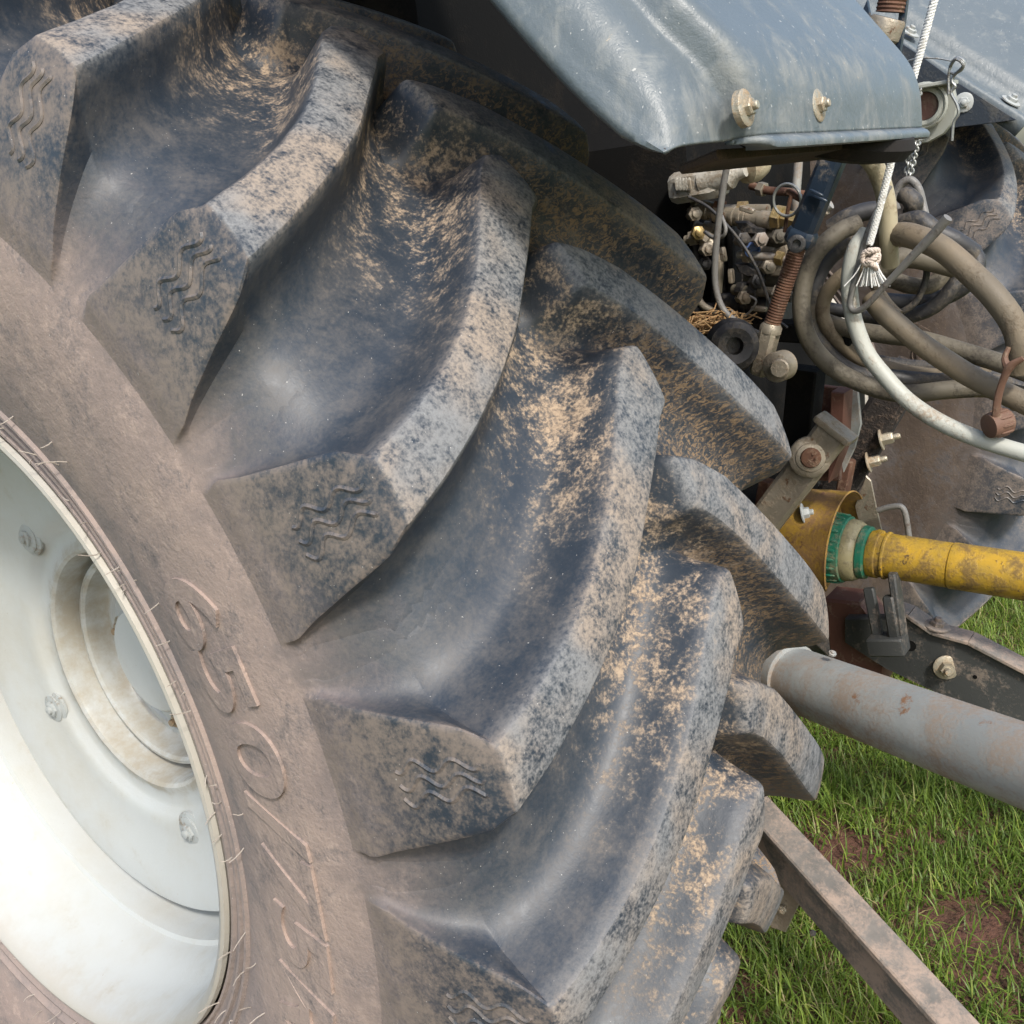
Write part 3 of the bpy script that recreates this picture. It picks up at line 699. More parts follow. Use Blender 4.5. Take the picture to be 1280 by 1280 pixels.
def chain(name, P, n, r, label):
    C = spline(P, n); parts = []
    for i in range(n - 1):
        p0, p1 = C[i], C[i + 1]; x, y, z = frame(p0, p1, (1, .3, 0)); x = x if i % 2 else y; c = (p0 + p1) / 2; L = np.linalg.norm(p1 - p0) * .72
        parts.append(tube([c + z * L * math.cos(a) + x * r * 2.1 * math.sin(a) for a in np.linspace(0, 2 * math.pi, 14)], r, 22, 6))
    return tag(obj(name, parts, None, 'chain'), label, 'chain', 'chains hanging from the hitch bracket')
chain('chain', [at(1152, 112, 1.0), at(1145, 130, .99), at(1141, 160, .99), at(1138, 190, .99), at(1134, 222, .99)], 22, .0018, 'thin steel chain hanging from the eye of the grey bracket')
chain('chain', [at(1153, 168, 1.0), at(1147, 182, .99), at(1143, 200, .99), at(1138, 222, .985)], 14, .0018, 'short steel chain hanging from the lower hole of the grey bracket')
CX_ = 1.0
clip = [at(1187, 118, CX_), at(1187, 96, CX_), at(1190, 80, CX_), at(1198, 72, CX_), at(1206, 77, CX_), at(1203, 87, CX_), at(1192, 92, CX_), at(1189, 84, CX_), at(1196, 74, CX_ - .01), at(1205, 82, CX_ - .01), at(1194, 94, CX_), at(1191, 102, CX_), at(1195, 108, CX_), at(1190, 116, CX_), at(1197, 130, CX_), at(1199, 142, CX_), at(1193, 154, CX_), at(1191, 176, CX_)]
tag(obj('spring_clip', [tube(clip, .0024, 120, 8)], None, 'chain'), 'bent wire spring clip hanging at the end of the grey bracket', 'clip')
tag(obj('tether_wire', [tube([at(1118, 90, 1.0), at(1132, 78, 1.0), at(1150, 73, 1.0), at(1172, 73, 1.0), at(1190, 76, 1.0)], .0014, 40, 6)], None, 'chain'), 'thin wire looping from the linkage to the spring clip', 'wire')

# lever arm, rusty channel and parts round the drive stub
LA = .78
v0, v1 = at(905, 720, LA), at(1046, 535, LA)
lev = obj('lower_link_lever', [bar(v0, v1, .030, .056, up=(1, 0, .0), bev=.006), bar(v1 - unit(v1 - v0) * .006, v1 + unit(v1 - v0) * .004, .042, .070, up=(1, 0, 0), bev=.003)], None, 'pale')
bc = at(1014, 571, LA - .014)
obj('pivot_boss', [lathe(bc, (-1, -.45, .15), [(-.008, .034), (.004, .034), (.008, .030), (.009, .024), (.012, .023), (.013, .0185)], 30)], lev, 'pale')
obj('pivot_pin', [lathe(bc, (-1, -.45, .15), [(0, .0165), (.015, .0165), (.017, .015)], 22)] + [lathe(bc + unit(A([-1, -.45, .15])) * .0165 + A([0, .0085 * math.cos(a), .0085 * math.sin(a)]), (-1, -.45, .15), [(0, .0022), (.0015, .0022)], 8) for a in np.arange(6) * math.pi / 3], lev, 'rust')
T(lev)
RX = .93
chn = obj('rusty_channel', [prism([at(1003, 492, RX), at(1022, 483, RX), at(1022, 600, RX), at(1000, 600, RX)], .05), prism([at(1020, 480, RX + .02), at(1054, 484, RX + .02), at(1052, 600, RX + .02), at(1020, 600, RX + .02)], .014), prism([at(1046, 486, RX - .01), at(1062, 488, RX - .01), at(1058, 560, RX - .01), at(1042, 600, RX - .01)], .045)], None, 'rustred'); T(chn)
T(obj('side_plate', [prism([at(1060, 487, .98), at(1074, 488, .98), at(1078, 530, .98), at(1070, 560, .98), at(1056, 590, .98), at(1050, 560, .98)], .01)], None, 'galv'))
for q0, q1 in (((960, 600, .84), (946, 690, .84)), ((1062, 575, 1.13), (1050, 640, 1.13))): T(obj('brace_post', [bar(at(*q0), at(*q1), .03, .022, up=(1, 0, 0))], None, 'rust'))
mb = obj('stabiliser_bar', [bar(at(1020, 660, 1.22), at(1140, 455, 1.22), .05, .070, up=(1, 0, 0), bev=.012)], None, 'mudbar')
for px, py in ((1112, 546), (1096, 574)):
    obj('bolt', hexbolt(at(px - 10, py + 4, 1.19), (.2, -1, .25), .012, .024), mb, 'bolt')
T(mb)
# big roller and straw behind the inboard lug
T(obj('link_ball', [lathe(at(916, 432, .62), (-.8, -.6, .1), [(-.03, .026), (-.02, .036), (0, .041), (.02, .036), (.026, .026), (.022, .013), (.0, .012)], 30)], None, 'black'))
T(obj('lift_arm_bar', [bar(at(890, 408, .80), at(1070, 418, .80), .05, .03, up=(1, 0, 0)), bar(at(1010, 460, .86), at(1000, 560, .86), .05, .05, up=(1, 0, 0))], None, 'body'))

# hydraulic couplers
VX = .86
vb = obj('valve_block', [prism([at(880, 262, VX + .06), at(960, 262, VX + .06), at(985, 300, VX + .06), at(985, 400, VX + .06), at(870, 400, VX + .06)], .05), bar(at(906, 268, VX), at(906, 388, VX), .05, .026, up=(1, 0, 0)), bar(at(918, 270, VX - .01), at(920, 370, VX - .01), .03, .014, up=(1, 0, 0))], None, 'black')
def fitting(name, p0, p1, steps, mat, k=16):
    L = np.linalg.norm(p1 - p0); pr = []
    for t0, t1, r in steps: pr += [(t0 * L, r * .92), (t0 * L + .0008, r), (t1 * L - .0008, r), (t1 * L, r * .92)]
    return obj(name, [lathe(p0, p1 - p0, pr, k)], vb, mat)
fitting('coupler', at(858, 262, VX - .03), at(968, 276, VX - .06), [(0, .10, .011), (.1, .14, .007), (.14, .28, .0125), (.28, .36, .009), (.36, .56, .0145), (.56, .60, .0165), (.60, .64, .0145), (.64, .68, .0165), (.68, .72, .0145), (.72, .86, .0125), (.86, 1, .014)], 'pale')
fitting('hex_union', at(968, 270, VX - .06), at(1000, 276, VX - .06), [(0, .36, .019), (.36, 1, .0135)], 'brass', 6)
fitting('coupler', at(858, 282, VX - .02), at(905, 292, VX - .02), [(0, .3, .013), (.3, .5, .010), (.5, .8, .015), (.8, 1, .011)], 'pale')
for py, m_ in ((297, 'hose_olive'), (348, 'hose_olive')):
    fitting('coupler', at(938, py, VX - .04), at(1000, py + 3, VX - .06), [(0, .25, .019), (.25, .32, .016), (.32, 1, .0165)], m_)
fitting('coupler', at(905, 378, VX - .05), at(966, 382, VX - .06), [(0, .34, .0165), (.34, .42, .0185), (.42, .50, .0165), (.50, .58, .0195), (.58, .66, .0175), (.66, 1, .021)], 'black')
fitting('coupler', at(866, 388, VX - .05), at(912, 384, VX - .05), [(0, 1, .011)], 'black')
for py in (284, 337):
    q = [at(922, py - 8, VX - .07), at(936, py - 8, VX - .07), at(946, py - 1, VX - .07), at(958, py + 2, VX - .07), at(956, py + 9, VX - .07), at(938, py + 8, VX - .07), at(926, py + 2, VX - .07)]
    obj('dust_cap_lever', [prism(q, .022, .004)], vb, 'black')
obj('blue_dust_cap', [lathe(at(941, 312, VX - .075), (-1, -.6, 0), [(0, .0125), (.012, .0125), (.013, .009), (.006, .008)], 20)], vb, 'blue')
obj('bracket_tab', [prism([at(968, 312, VX - .08), at(984, 306, VX - .08), at(988, 320, VX - .08), at(978, 345, VX - .08), at(965, 345, VX - .08)], .008)], vb, 'pale')
obj('rod', [bar(at(945, 311, VX - .06), at(972, 312, VX - .06), .009, .009)], vb, 'galv')
T(vb)
wb = obj('filter_housing', [bar(at(845, 236, .80), at(905, 226, .80), .06, .050, up=(0, 0, 1), bev=.012), lathe(at(880, 228, .79), at(935, 212, .79) - at(880, 228, .79), [(0, .024), (.05, .022), (.06, .012), (.075, .010)], 20)], None, 'whitebox')
for i in range(5): obj('rib', [bar(at(846 + 4 * i, 222, .765), at(848 + 4 * i, 238, .765), .004, .006)], wb, 'whitebox')
T(wb)
T(obj('filter_cap', [lathe(at(930, 212, .80), (1, -.4, .25), [(0, .012), (.004, .024), (.022, .027), (.04, .022), (.05, .008)], 22)], None, 'hose_cream'))
T(obj('pipe', [tube([at(1000, 180, .9), at(998, 215, .9), at(996, 245, .9), at(995, 300, .92)], .0075, 30, 12)], None, 'galv'))

# drawbar frame with clevis bracket under the shaft
DX = 1.05
db = obj('drawbar_arm', [prism([at(1118, 770, DX), at(1135, 762, DX), at(1170, 786, DX), at(1210, 800, DX), at(1300, 845, DX), at(1300, 905, DX), at(1235, 888, DX), at(1190, 870, DX), at(1110, 832, DX), at(1060, 800, DX), at(1060, 770, DX)], .030, .003)], None, 'dustbar')
tp = [at(1120, 758, DX - .0), at(1140, 765, DX), at(1170, 786, DX), at(1215, 798, DX), at(1300, 842, DX)]
obj('top_flange', [bar(tp[i], tp[i + 1], .050, .008, up=(0, 0, 1), bev=.002) for i in range(4)], db, 'tanbar')
obj('bolt', hexbolt(at(1184, 834, DX - .017), (-1, -.4, .1), .0135, .020), db, 'bolt')
obj('nut', hexbolt(at(1172, 783, DX - .004), (0, -.2, 1), .014, .012), db, 'tanbar')
obj('hole', [lathe(at(1139, 807, DX - .0145), (-1, 0, 0), [(0, .011), (.0015, .011)], 18)], db, 'body')
obj('hole', [lathe(at(1220, 846, DX - .0145), (-1, 0, 0), [(0, .004), (.0015, .004)], 12)], db, 'body')
T(db)
ub = obj('stirrup_bracket', [bar(at(1087, 735, .96), at(1100, 800, .96), .012, .02, up=(1, 0, 0)), bar(at(1118, 715, .96), at(1129, 800, .96), .03, .014, up=(1, 0, 0)), bar(at(1112, 745, .95), at(1120, 795, .95), .02, .020, up=(1, 0, 0)), bar(at(1090, 805, .95), at(1133, 805, .95), .045, .034, up=(0, 0, 1))], None, 'dustbar'); T(ub)
T(obj('drawbar_carrier', [prism([at(1040, 740, 1.10), at(1085, 745, 1.10), at(1120, 790, 1.10), at(1110, 850, 1.10), at(1050, 845, 1.10)], .08, .006)], None, 'rustred'))
T(obj('bent_handle', [tube([at(1098, 638, 1.05), at(1112, 634, 1.05), at(1126, 633, 1.05), at(1132, 640, 1.05), at(1135, 655, 1.05), at(1138, 676, 1.05)], .0055, 40, 10)], None, 'cable'))
T(obj('guard_stay', [prism([at(1070, 632, 1.08), at(1084, 594, 1.08), at(1090, 600, 1.08), at(1096, 630, 1.08), at(1106, 672, 1.08), at(1085, 690, 1.08)], .006)], None, 'pale'))

# ------------------------------------------------------------------ drive shaft (own thing)
S0 = at(1054, 686, 1.0); S1 = at(1290, 722, 1.0); SD = unit(S1 - S0); S0 = A(S0)
ds = empty('drive_shaft', (1.0, -.6, .0), 'yellow guarded drive shaft with green ring running back from the tractor', 'drive shaft')
def DS(o): return child(o, ds)
mm = lambda d: S0 + SD * d
tubep = [(.0, .0)]
DS(obj('guard_tube', [lathe(mm(.052), SD, [(0, .040), (.002, .043), (.008, .0445), (.018, .0445), (.020, .042), (.028, .042), (.03, .0445), (.033, .0445), (.035, .0415), (.142, .0405), (.1425, .0385), (.1445, .0385), (.145, .0415), (.150, .0420), (.160, .0415), (.55, .041), (1.1, .041)], 40), lathe(mm(.075) + A([0, 0, .041]), SD, [(-.012, .005), (-.006, .008), (.004, .006), (.006, .002)], 12)], None, 'yellow'))
col_ = obj('bearing_ring', [lathe(mm(-.012), SD, [(-.02, .062), (-.016, .066), (.022, .063), (.024, .060)], 44)], None, 'green')
for i in range(22):
    a = i * 2 * math.pi / 22; x_, y_, _ = frame(mm(0), mm(1)); rdir = x_ * math.cos(a) + y_ * math.sin(a)
    obj('rib', [bar(mm(-.024) + rdir * .0665, mm(.006) + rdir * .0645, .005, .003, up=tuple(rdir))], col_, 'green')
DS(col_)
DS(obj('clear_collar', [lathe(mm(.011), SD, [(0, .0585), (.004, .0595), (.016, .0575), (.024, .053), (.026, .049)], 40)], None, 'clearring'))
DS(obj('locking_ring', [lathe(mm(.036), SD, [(0, .047), (.003, .0505), (.014, .0495), (.017, .0455)], 36)], None, 'green'))
# bell guard: a broken open drum round the joint
def bell():
    prof_ = [(-.150, .060), (-.146, .085), (-.135, .097), (-.09, .104), (-.035, .108), (.004, .110), (.0065, .112), (.009, .110)]
    N = 72; x_, y_, z_ = frame(mm(0), mm(1)); V = []
    for d_, r_ in prof_:
        for a_ in np.linspace(math.radians(-38), math.radians(205), N): V.append(mm(d_) + r_ * (x_ * math.cos(a_) + y_ * math.sin(a_)))
    return V, grid_faces(len(prof_), N)
bg_ = obj('guard_bell', [bell()], None, 'yellowrust'); bg_.modifiers.new('t', 'SOLIDIFY').thickness = .003
DS(bg_)
# perforated flange plate of the guard
def holed_disc(c, ax, r0, r1, nh, rh, hole_r):
    ax = unit(ax); u = unit(np.cross(ax, [0, 0, 1.])); v = np.cross(ax, u); V, F = [], []
    n = nh * 8; 
    def P(r, a): return c + u * r * math.cos(a) + v * r * math.sin(a)
    for i in range(nh):
        ac = (i + .5) * 2 * math.pi / nh; hw = math.pi / nh; b0 = len(V)
        sq = [(r0, -hw), (r0, 0), (r0, hw), ((r0 + r1) / 2, hw), (r1, hw), (r1, 0), (r1, -hw), ((r0 + r1) / 2, -hw)]
        for r_, a_ in sq: V.append(P(r_, ac + a_))
        hc = P(hole_r, ac); ur = u * math.cos(ac) + v * math.sin(ac); vt = -u * math.sin(ac) + v * math.cos(ac)
        for k_ in range(8):
            a_ = math.atan2([-1, 0, 1, 1, 1, 0, -1, -1][k_], [-1, -1, -1, 0, 1, 1, 1, 0][k_])
            V.append(hc + ur * rh * math.cos(a_) + vt * rh * math.sin(a_))
        # match inner ring order to the outer square order: (r, a) -> (cos, sin)
        for k_ in range(8): F.append((b0 + k_, b0 + (k_ + 1) % 8, b0 + 8 + (k_ + 1) % 8, b0 + 8 + k_))
    return V, F
hd = obj('perforated_flange', [holed_disc(mm(-.040), SD, .050, .1035, 14, .0105, .0835)], None, 'yellowrust', smooth=False); hd.modifiers.new('t', 'SOLIDIFY').thickness = .003
DS(hd)
DS(obj('joint_yoke', [lathe(mm(-.20), SD, [(0, .028), (.05, .028), (.06, .05), (.12, .055), (.13, .04), (.19, .035)], 20)], None, 'rust'))
for px, py in ((1008, 640), (988, 668)):
    DS(obj('bolt', hexbolt(at(px - 4, py + 2, .93), (.3, -1, .2), .011, .013), None, 'bolt_white'))

# ------------------------------------------------------------------ implement frame: grey tube and low bar
im = empty('implement_frame', (.5, -1.0, 0), 'grey galvanised hitch tube of the implement reaching in above the grass', 'hitch tube')
t0, t1 = at(960, 836, .60), at(1330, 975, .36)
def IM(o): return child(o, im)
IM(obj('hitch_tube', [tube([t0, t0 * .5 + t1 * .5, t1 + (t1 - t0) * 2.6], .0495, 24, 40), ], None, 'galv'))
IM(obj('end_cap', [lathe(at(993, 846, .565), t0 - t1, [(0, .0505), (.006, .051), (.03, .0505)], 40)], None, 'galv'))
IM(obj('bolt', hexbolt(at(1041, 818, .535), (-.2, -.4, 1), .006, .004, False), None, 'galv'))
k0, k1 = at(925, 1010, .50), at(1215, 1335, .30)
lb = empty('lower_link', (.5, -.7, 0), 'clay-dusted flat steel link bar slanting down beside the tyre foot', 'link bar')
def LB(o): return child(o, lb)
kx, ky, kz = frame(k0, k1, (0, 0, 1))
LB(obj('link_bar', [bar(k0 - ky * .002, k1 - ky * .002, .018, .080, bev=.003)], None, 'tanbar'))
LB(obj('top_flange', [bar(k0 + ky * .040, k1 + ky * .040, .050, .012, bev=.004)], None, 'tanbar'))
LB(obj('gusset_plate', [prism([at(962, 1082, .46), at(982, 1098, .46), at(1004, 1122, .46), at(984, 1164, .46), at(966, 1158, .46), at(950, 1100, .46)], .010, .002)], None, 'pale'))
LB(obj('gusset_bolt', hexbolt(at(979, 1136, .452), (-1, -.2, .2), .007, .006, False), None, 'bolt'))
LB(obj('rivet', [lathe(at(1017, 1166, .425), (-1, -.3, .3), [(0, .005), (.003, .0045), (.004, .002)], 10)], None, 'tanbar'))

# ------------------------------------------------------------------ hoses, cables and rope: each a thing of its own
def hose(label, pts, r, mat, name='hydraulic_hose', cat='hose', n=110, k=14):
    o = obj(name, [tube([at(*p_) for p_ in pts], r, n, k)], None, mat)
    return tag(o, label, cat, {'hose': 'hydraulic hoses coiled behind the tractor', 'cable': 'thin cables among the hoses and couplers'}.get(cat))
hose('cream hose curving down beside the lift rod under the fender', [(1070, 186, .62), (1090, 202, .64), (1103, 228, .66), (1110, 260, .67), (1112, 300, .68), (1114, 330, .70)], .0125, 'hose_cream')
hose('thick tan hose arching over the coil to the right edge', [(1092, 308, .72), (1104, 299, .70), (1126, 293, .68), (1150, 298, .66), (1180, 312, .65), (1215, 342, .64), (1245, 372, .63), (1268, 405, .63), (1276, 435, .63), (1272, 462, .64)], .0165, 'hose_tan')
hose('outermost grey-brown hose loop of the coil, nearest the lift rod', [(1075, 279, .76), (1050, 290, .74), (1022, 315, .72), (1007, 350, .71), (1003, 390, .70), (1014, 428, .70), (1040, 458, .70), (1080, 480, .71), (1130, 492, .72), (1190, 487, .74), (1240, 486, .76), (1300, 500, .78)], .0135, 'hose_olive', n=140)
hose('dark hose loop just inside the outermost loop of the coil', [(1100, 290, .80), (1065, 302, .79), (1032, 330, .78), (1016, 372, .77), (1020, 415, .77), (1042, 447, .77), (1075, 468, .78), (1120, 472, .80), (1170, 476, .82), (1230, 474, .83), (1300, 492, .84)], .0125, 'hose_black', n=140)
hose('pale grey hose sweeping from the rope knot down to the right edge', [(1085, 290, .66), (1070, 312, .645), (1063, 345, .64), (1064, 375, .64), (1070, 405, .64), (1084, 440, .64), (1105, 468, .64), (1135, 500, .64), (1175, 527, .64), (1225, 549, .64), (1300, 572, .64)], .0115, 'hose_grey')
hose('tan hose running diagonally from the tassel to the right edge', [(1090, 372, .70), (1103, 388, .69), (1122, 405, .685), (1150, 428, .68), (1185, 452, .675), (1225, 476, .67), (1300, 512, .66)], .0150, 'hose_tan')
hose('olive hose low in the coil, passing behind the diagonal one', [(1018, 395, .80), (1035, 403, .79), (1065, 412, .78), (1110, 419, .78), (1150, 424, .78), (1200, 438, .78), (1255, 455, .77), (1310, 475, .77)], .0135, 'hose_olive')
hose('olive hose loop curling inside the coil to the left', [(1080, 330, .78), (1050, 348, .77), (1032, 372, .77), (1030, 398, .77), (1048, 425, .78), (1080, 450, .80), (1120, 462, .82), (1175, 470, .83), (1240, 468, .84)], .0115, 'hose_tan')
hose('short tan hose end under the arching hose', [(1094, 345, .76), (1110, 330, .76), (1135, 322, .77), (1165, 326, .78), (1195, 334, .80)], .0155, 'hose_olive')
hose('pale olive hose bend below the tassel in the coil', [(1090, 352, .82), (1115, 350, .82), (1140, 357, .82), (1165, 356, .83), (1180, 340, .84), (1178, 318, .84)], .0125, 'hose_olive')
hose('black hose loop at the right side of the coil', [(1100, 400, .86), (1130, 397, .86), (1165, 385, .86), (1190, 362, .86), (1200, 335, .87), (1190, 312, .88), (1160, 300, .88)], .012, 'hose_black')
hose('black hose crossing under the loops of the coil', [(1105, 376, .88), (1140, 378, .88), (1180, 372, .88), (1212, 352, .88), (1222, 326, .89), (1205, 305, .90)], .013, 'hose_black')
hose('thin black cable drooping inside the coil', [(1160, 318, .80), (1158, 350, .80), (1145, 378, .80), (1125, 392, .80)], .005, 'hose_black', 'cable', 'cable')
hose('thick grey hose stub at the upper right of the coil', [(1130, 280, .84), (1150, 276, .83), (1170, 290, .83), (1195, 302, .84), (1218, 318, .86)], .015, 'hose_black')
hose('black hose with pale clip behind the lift rod', [(1040, 285, .84), (1060, 272, .84), (1085, 264, .85), (1110, 262, .86)], .014, 'hose_black')
hose('thin tan hose tail poking out below the tassel', [(1092, 352, .72), (1102, 368, .72), (1112, 382, .715), (1124, 394, .71)], .0078, 'hose_tan')
hose('grey cable with pale end crossing in front of the coil', [(1113, 232, .66), (1100, 258, .65), (1086, 290, .64), (1076, 325, .635), (1067, 360, .63), (1064, 382, .63), (1072, 389, .625), (1088, 378, .62), (1112, 352, .615), (1140, 322, .61), (1166, 295, .605), (1186, 272, .60)], [.0042] * 8 + [.0052, .0062, .0062], 'cable', 'cable', 'cable')
hose('thin grey cable hanging down in front of the valve block', [(910, 206, .70), (905, 235, .70), (899, 280, .70), (895, 325, .70), (896, 360, .70), (906, 388, .70), (930, 408, .70), (955, 420, .71)], .0052, 'cable', 'cable', 'cable')
hose('thin pale cable hooked beside the valve block', [(903, 270, .73), (908, 285, .72), (905, 295, .72), (893, 297, .73), (882, 290, .74)], .003, 'cable', 'cable', 'cable')
hose('grey rubber strap loop hanging from the chain', [(1122, 262, .90), (1119, 248, .90), (1127, 231, .90), (1139, 225, .90), (1149, 236, .90), (1155, 258, .90), (1161, 284, .89)], .0062, 'cable', 'rubber_strap', 'strap')
for q, lab in (([(1000, 410, .84), (1060, 440, .86), (1120, 455, .88), (1200, 462, .9), (1300, 480, .92)], 'dark hose lying lowest behind the coil'), ([(1010, 380, .86), (1050, 388, .86), (1090, 398, .87), (1130, 420, .9)], 'thin dark hose crossing the middle of the coil')):
    hose(lab, q, .010, 'hose_black')
dev = obj('rubber_lump', [tube([at(1126, 250, .88), at(1134, 244, .87), at(1143, 254, .87), at(1140, 264, .88), at(1132, 260, .88)], [.006, .013, .015, .012, .006], 30, 12)], None, 'hose_black')
tag(dev, 'dark rubber plug hanging inside the strap loop', 'plug')
# plug on its strap at the right
cp = empty('hose_cap', at(1248, 545, .62), 'brown ribbed cap dangling on a strap from the hoses', 'cap')
cc = at(1240, 532, .62)
capo = obj('cap_body', [lathe(cc, (.75, -.6, .12), [(-.006, .006), (-.004, .016), (.003, .0175), (.024, .017), (.027, .014)], 24)], None, 'cap'); child(capo, cp)
for i in range(10):
    a = i * 2 * math.pi / 10; x_, y_, z_ = frame(A([0, 0, 0]), A([.75, -.6, .12])); rd = x_ * math.cos(a) + y_ * math.sin(a)
    child(obj('grip_rib', [bar(cc + rd * .0175 + z_ * .004, cc + rd * .0175 + z_ * .023, .004, .003, up=tuple(rd))], None, 'cap'), cp)
child(obj('strap', [tube([at(1246, 520, .615), at(1248, 500, .61), at(1254, 478, .605), at(1264, 458, .60), at(1280, 448, .60)], [.0055, .005, .0048, .006, .004], 40, 10, .6), tube([at(1262, 462, .605), at(1257, 448, .61), at(1262, 434, .615)], [.006, .004, .003], 16, 8)], None, 'cap'), cp)

# white rope with knot and tassel
def strands(P, r, n, turns, k=3):
    C = spline(P, n); out = []; T_ = np.gradient(C, axis=0); T_ /= np.linalg.norm(T_, axis=1)[:, None]
    u = unit(np.cross(T_[0], [1., .2, 0])); U = []
    for i in range(n): u = unit(u - T_[i] * (u @ T_[i])); U.append(u)
    for j in range(k):
        Q = [C[i] + r * (U[i] * math.cos(turns * 2 * math.pi * i / n + j * 2 * math.pi / k) + np.cross(T_[i], U[i]) * math.sin(turns * 2 * math.pi * i / n + j * 2 * math.pi / k)) for i in range(n)]
        out.append(tube(Q, r * 1.0, n, 7))
    return out
rp = empty('rope', at(1092, 345, .62), 'white twisted rope hanging behind the fender, ending in a knot and tassel', 'rope')
child(obj('rope_line', strands([at(1172, -12, .60), at(1150, 70, .605), at(1128, 150, .61), at(1112, 215, .62), at(1100, 262, .625), at(1088, 305, .63)], .0026, 260, 34), None, 'rope'), rp)
kc = at(1090, 322, .622)
kp = []
for ax_, c_, R_, r_ in (((.3, .2, 1), (0, 0, .007), .0085, .0042), ((-.5, .5, 1), (0, .001, -.001), .0095, .0044), ((.4, -.8, .8), (0, -.001, -.009), .0085, .0042), ((.9, .5, .2), (-.003, 0, 0), .0105, .0038)):
    z_ = unit(ax_); x_ = unit(np.cross(z_, [0, 1., .1])); y_ = np.cross(z_, x_)
    kp += strands([kc + A(c_) + R_ * (x_ * math.cos(a) + y_ * math.sin(a)) for a in np.linspace(0, 6.4, 20)], r_ * .5, 60, 5, 3)
child(obj('knot', kp, None, 'ropetan'), rp)
ts = []
for i in range(46):
    a = rng.normal(0, 1, 2); ts.append(tube([kc + A([.003 * a[0], .004 * a[1], -.006]), kc + A([.004 * a[0], .007 * a[1], -.020]), kc + A([.007 * a[0], .0125 * a[1] - .002, -.034 - .006 * rng.uniform()])], .0009, 6, 5))
child(obj('tassel', ts, None, 'rope'), rp)

# ------------------------------------------------------------------ dried mud and straw
def straw(name, centre, spread, n, L, label, mat='straw', flat=.3):
    ps = []
    for i in range(n):
        c = centre + rng.normal(0, 1, 3) * spread; d = unit(rng.normal(0, 1, 3) * [1, 1, flat]); l = L * rng.uniform(.5, 1.2)
        ps.append(tube([c - d * l / 2, c + rng.normal(0, .003, 3), c + d * l / 2], .0011, 4, 5))
    return tag(obj(name, ps, None, mat), label, 'straw', None, 'stuff')
straw('straw', at(893, 404, .72), A([.022, .022, .010]), 150, .05, 'rusty dry straw litter lodged behind the inboard tyre lug')

def cyl(px, py, R_):
    d = CF + CR * (px - PX) / FPX + CU * (PY - py) / FPX; o_ = CAM - A([0, 0, AX])
    a = d[1] ** 2 + d[2] ** 2; b = 2 * (o_[1] * d[1] + o_[2] * d[2]); c = o_[1] ** 2 + o_[2] ** 2 - R_ * R_
    return CAM + d * ((-b - math.sqrt(max(b * b - 4 * a * c, 0))) / 2 / a)
def fibres(spots, n, label, mat):
    ps = []
    for px, py, R_, sx, sy in spots:
        for i in range(n):
            p_ = cyl(px + rng.normal(0, sx), py + rng.normal(0, sy), R_ + rng.normal(0, .003)); nr = unit(A([0, p_[1], p_[2] - AX]))
            d = rng.normal(0, 1, 3); d = unit(d - nr * (d @ nr) * .8); L = rng.uniform(.008, .026)
            ps.append(tube([p_ - d * L / 2, p_ + nr * rng.uniform(0, .003), p_ + d * L / 2 + nr * rng.uniform(-.002, .004)], rng.uniform(.0004, .0008), 4, 4))
    return tag(obj('straw', ps, None, mat), label, 'straw', None, 'stuff')
MAT['fibre'] = dirty('chopped_straw_in_mud', (.34, .235, .13), (.16, .105, .06), .5, 90, .9)

# denser plumbing round the valve block
def plumb(name, pts, r, mat, nuts=()):
    P = [at(*q) for q in pts]; parts = [tube(P, r, 36, 12)]
    o_ = obj(name, parts, None, mat); C_ = spline(P, 36)
    for i_, m_ in nuts:
        i_ = min(i_, 34); d_ = unit(C_[i_ + 1] - C_[i_]); obj('pipe_nut', [lathe(C_[i_] - d_ * .007, d_, [(0, r * 1.5), (.001, r * 1.75), (.013, r * 1.75), (.014, r * 1.5)], 6)], o_, m_)
    return T(o_)
plumb('steel_pipe', [(862, 252, .84), (880, 256, .83), (905, 262, .82), (930, 262, .82), (962, 262, .82)], .0085, 'pale', ((6, 'pale'), (16, 'rust'), (26, 'brass')))
plumb('steel_pipe', [(858, 300, .80), (876, 297, .80), (892, 306, .80), (900, 330, .80), (898, 366, .80)], .0075, 'pale', ((5, 'pale'), (13, 'pale')))
plumb('steel_pipe', [(925, 318, .79), (948, 320, .78), (975, 322, .78), (998, 330, .78)], .007, 'galv', ((6, 'pale'), (24, 'brass')))
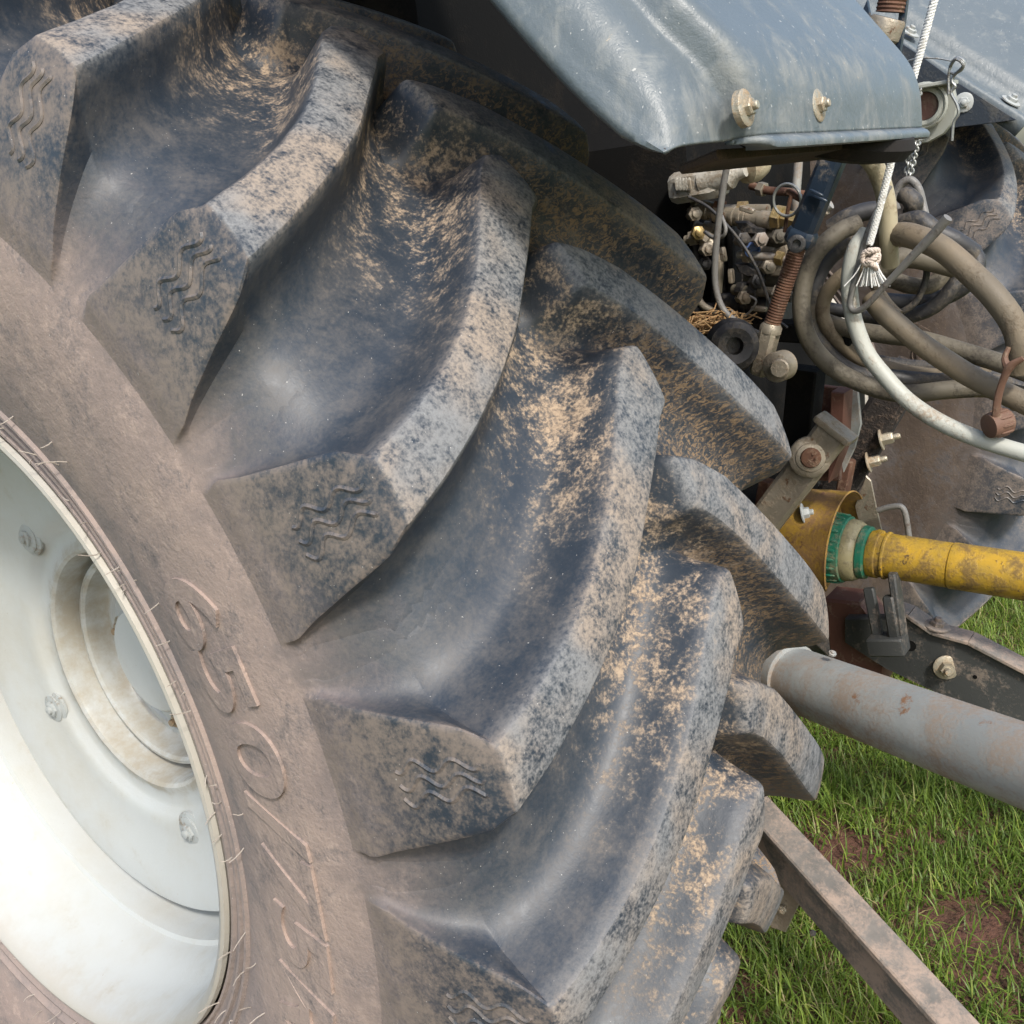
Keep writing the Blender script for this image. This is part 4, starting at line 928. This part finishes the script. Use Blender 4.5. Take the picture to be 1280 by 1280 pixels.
plumb('steel_pipe', [(918, 362, .79), (944, 364, .78), (968, 366, .78), (992, 372, .78)], .0085, 'hose_olive', ((5, 'black'), (12, 'black'), (26, 'pale')))
plumb('steel_pipe', [(870, 345, .84), (872, 365, .82), (880, 382, .80), (900, 392, .80)], .006, 'pale', ((8, 'brass'),))
plumb('steel_pipe', [(1040, 255, .90), (1020, 268, .90), (1004, 290, .90), (1002, 330, .90), (1010, 372, .90)], .008, 'galv', ((5, 'pale'), (20, 'pale')))
plumb('steel_pipe', [(940, 232, .95), (960, 238, .94), (985, 240, .94), (1010, 244, .94)], .007, 'rust', ((8, 'pale'),))
plumb('steel_pipe', [(1012, 300, .98), (1040, 306, .97), (1070, 300, .97), (1098, 305, .97)], .011, 'hose_olive', ((10, 'pale'),))
for px, py, X, m_ in ((868, 268, .80, 'pale'), (872, 292, .79, 'brass'), (884, 312, .78, 'pale'), (950, 300, .775, 'galv'), (960, 334, .775, 'pale'), (946, 352, .775, 'black'), (928, 300, .775, 'black'), (930, 372, .775, 'pale'), (880, 330, .79, 'black'), (972, 296, .775, 'hose_olive')):
    T(obj('hex_plug', [lathe(at(px, py, X), (-.7, -.7, .1), [(-.02, .008), (0, .008), (.001, .012), (.011, .012), (.012, .010)], 6), lathe(at(px, py, X), (-.7, -.7, .1), [(.011, .007), (.016, .007), (.017, .005)], 12)], None, m_))
for px, py, ang in ((935, 262, .3), (905, 318, 1.4), (915, 345, 1.5), (950, 386, .1)):
    a_ = at(px - 9 * math.cos(ang), py - 9 * math.sin(ang), .77); b_ = at(px + 9 * math.cos(ang), py + 9 * math.sin(ang), .77)
    T(obj('lever_tab', [bar(a_, b_, .012, .008, up=(1, 0, 0))], None, 'pale'))
hose('thin black cable sagging across the couplers below the fender', [(862, 246, .76), (890, 262, .75), (925, 300, .745), (948, 338, .745), (968, 392, .745), (985, 410, .75)], .0026, 'hose_black', 'cable', 'cable')
hose('thin grey wire tie curling between the couplers and the lift rod', [(915, 388, .74), (925, 398, .735), (940, 388, .735), (946, 376, .735), (938, 370, .735)], .0018, 'cable', 'cable', 'cable')
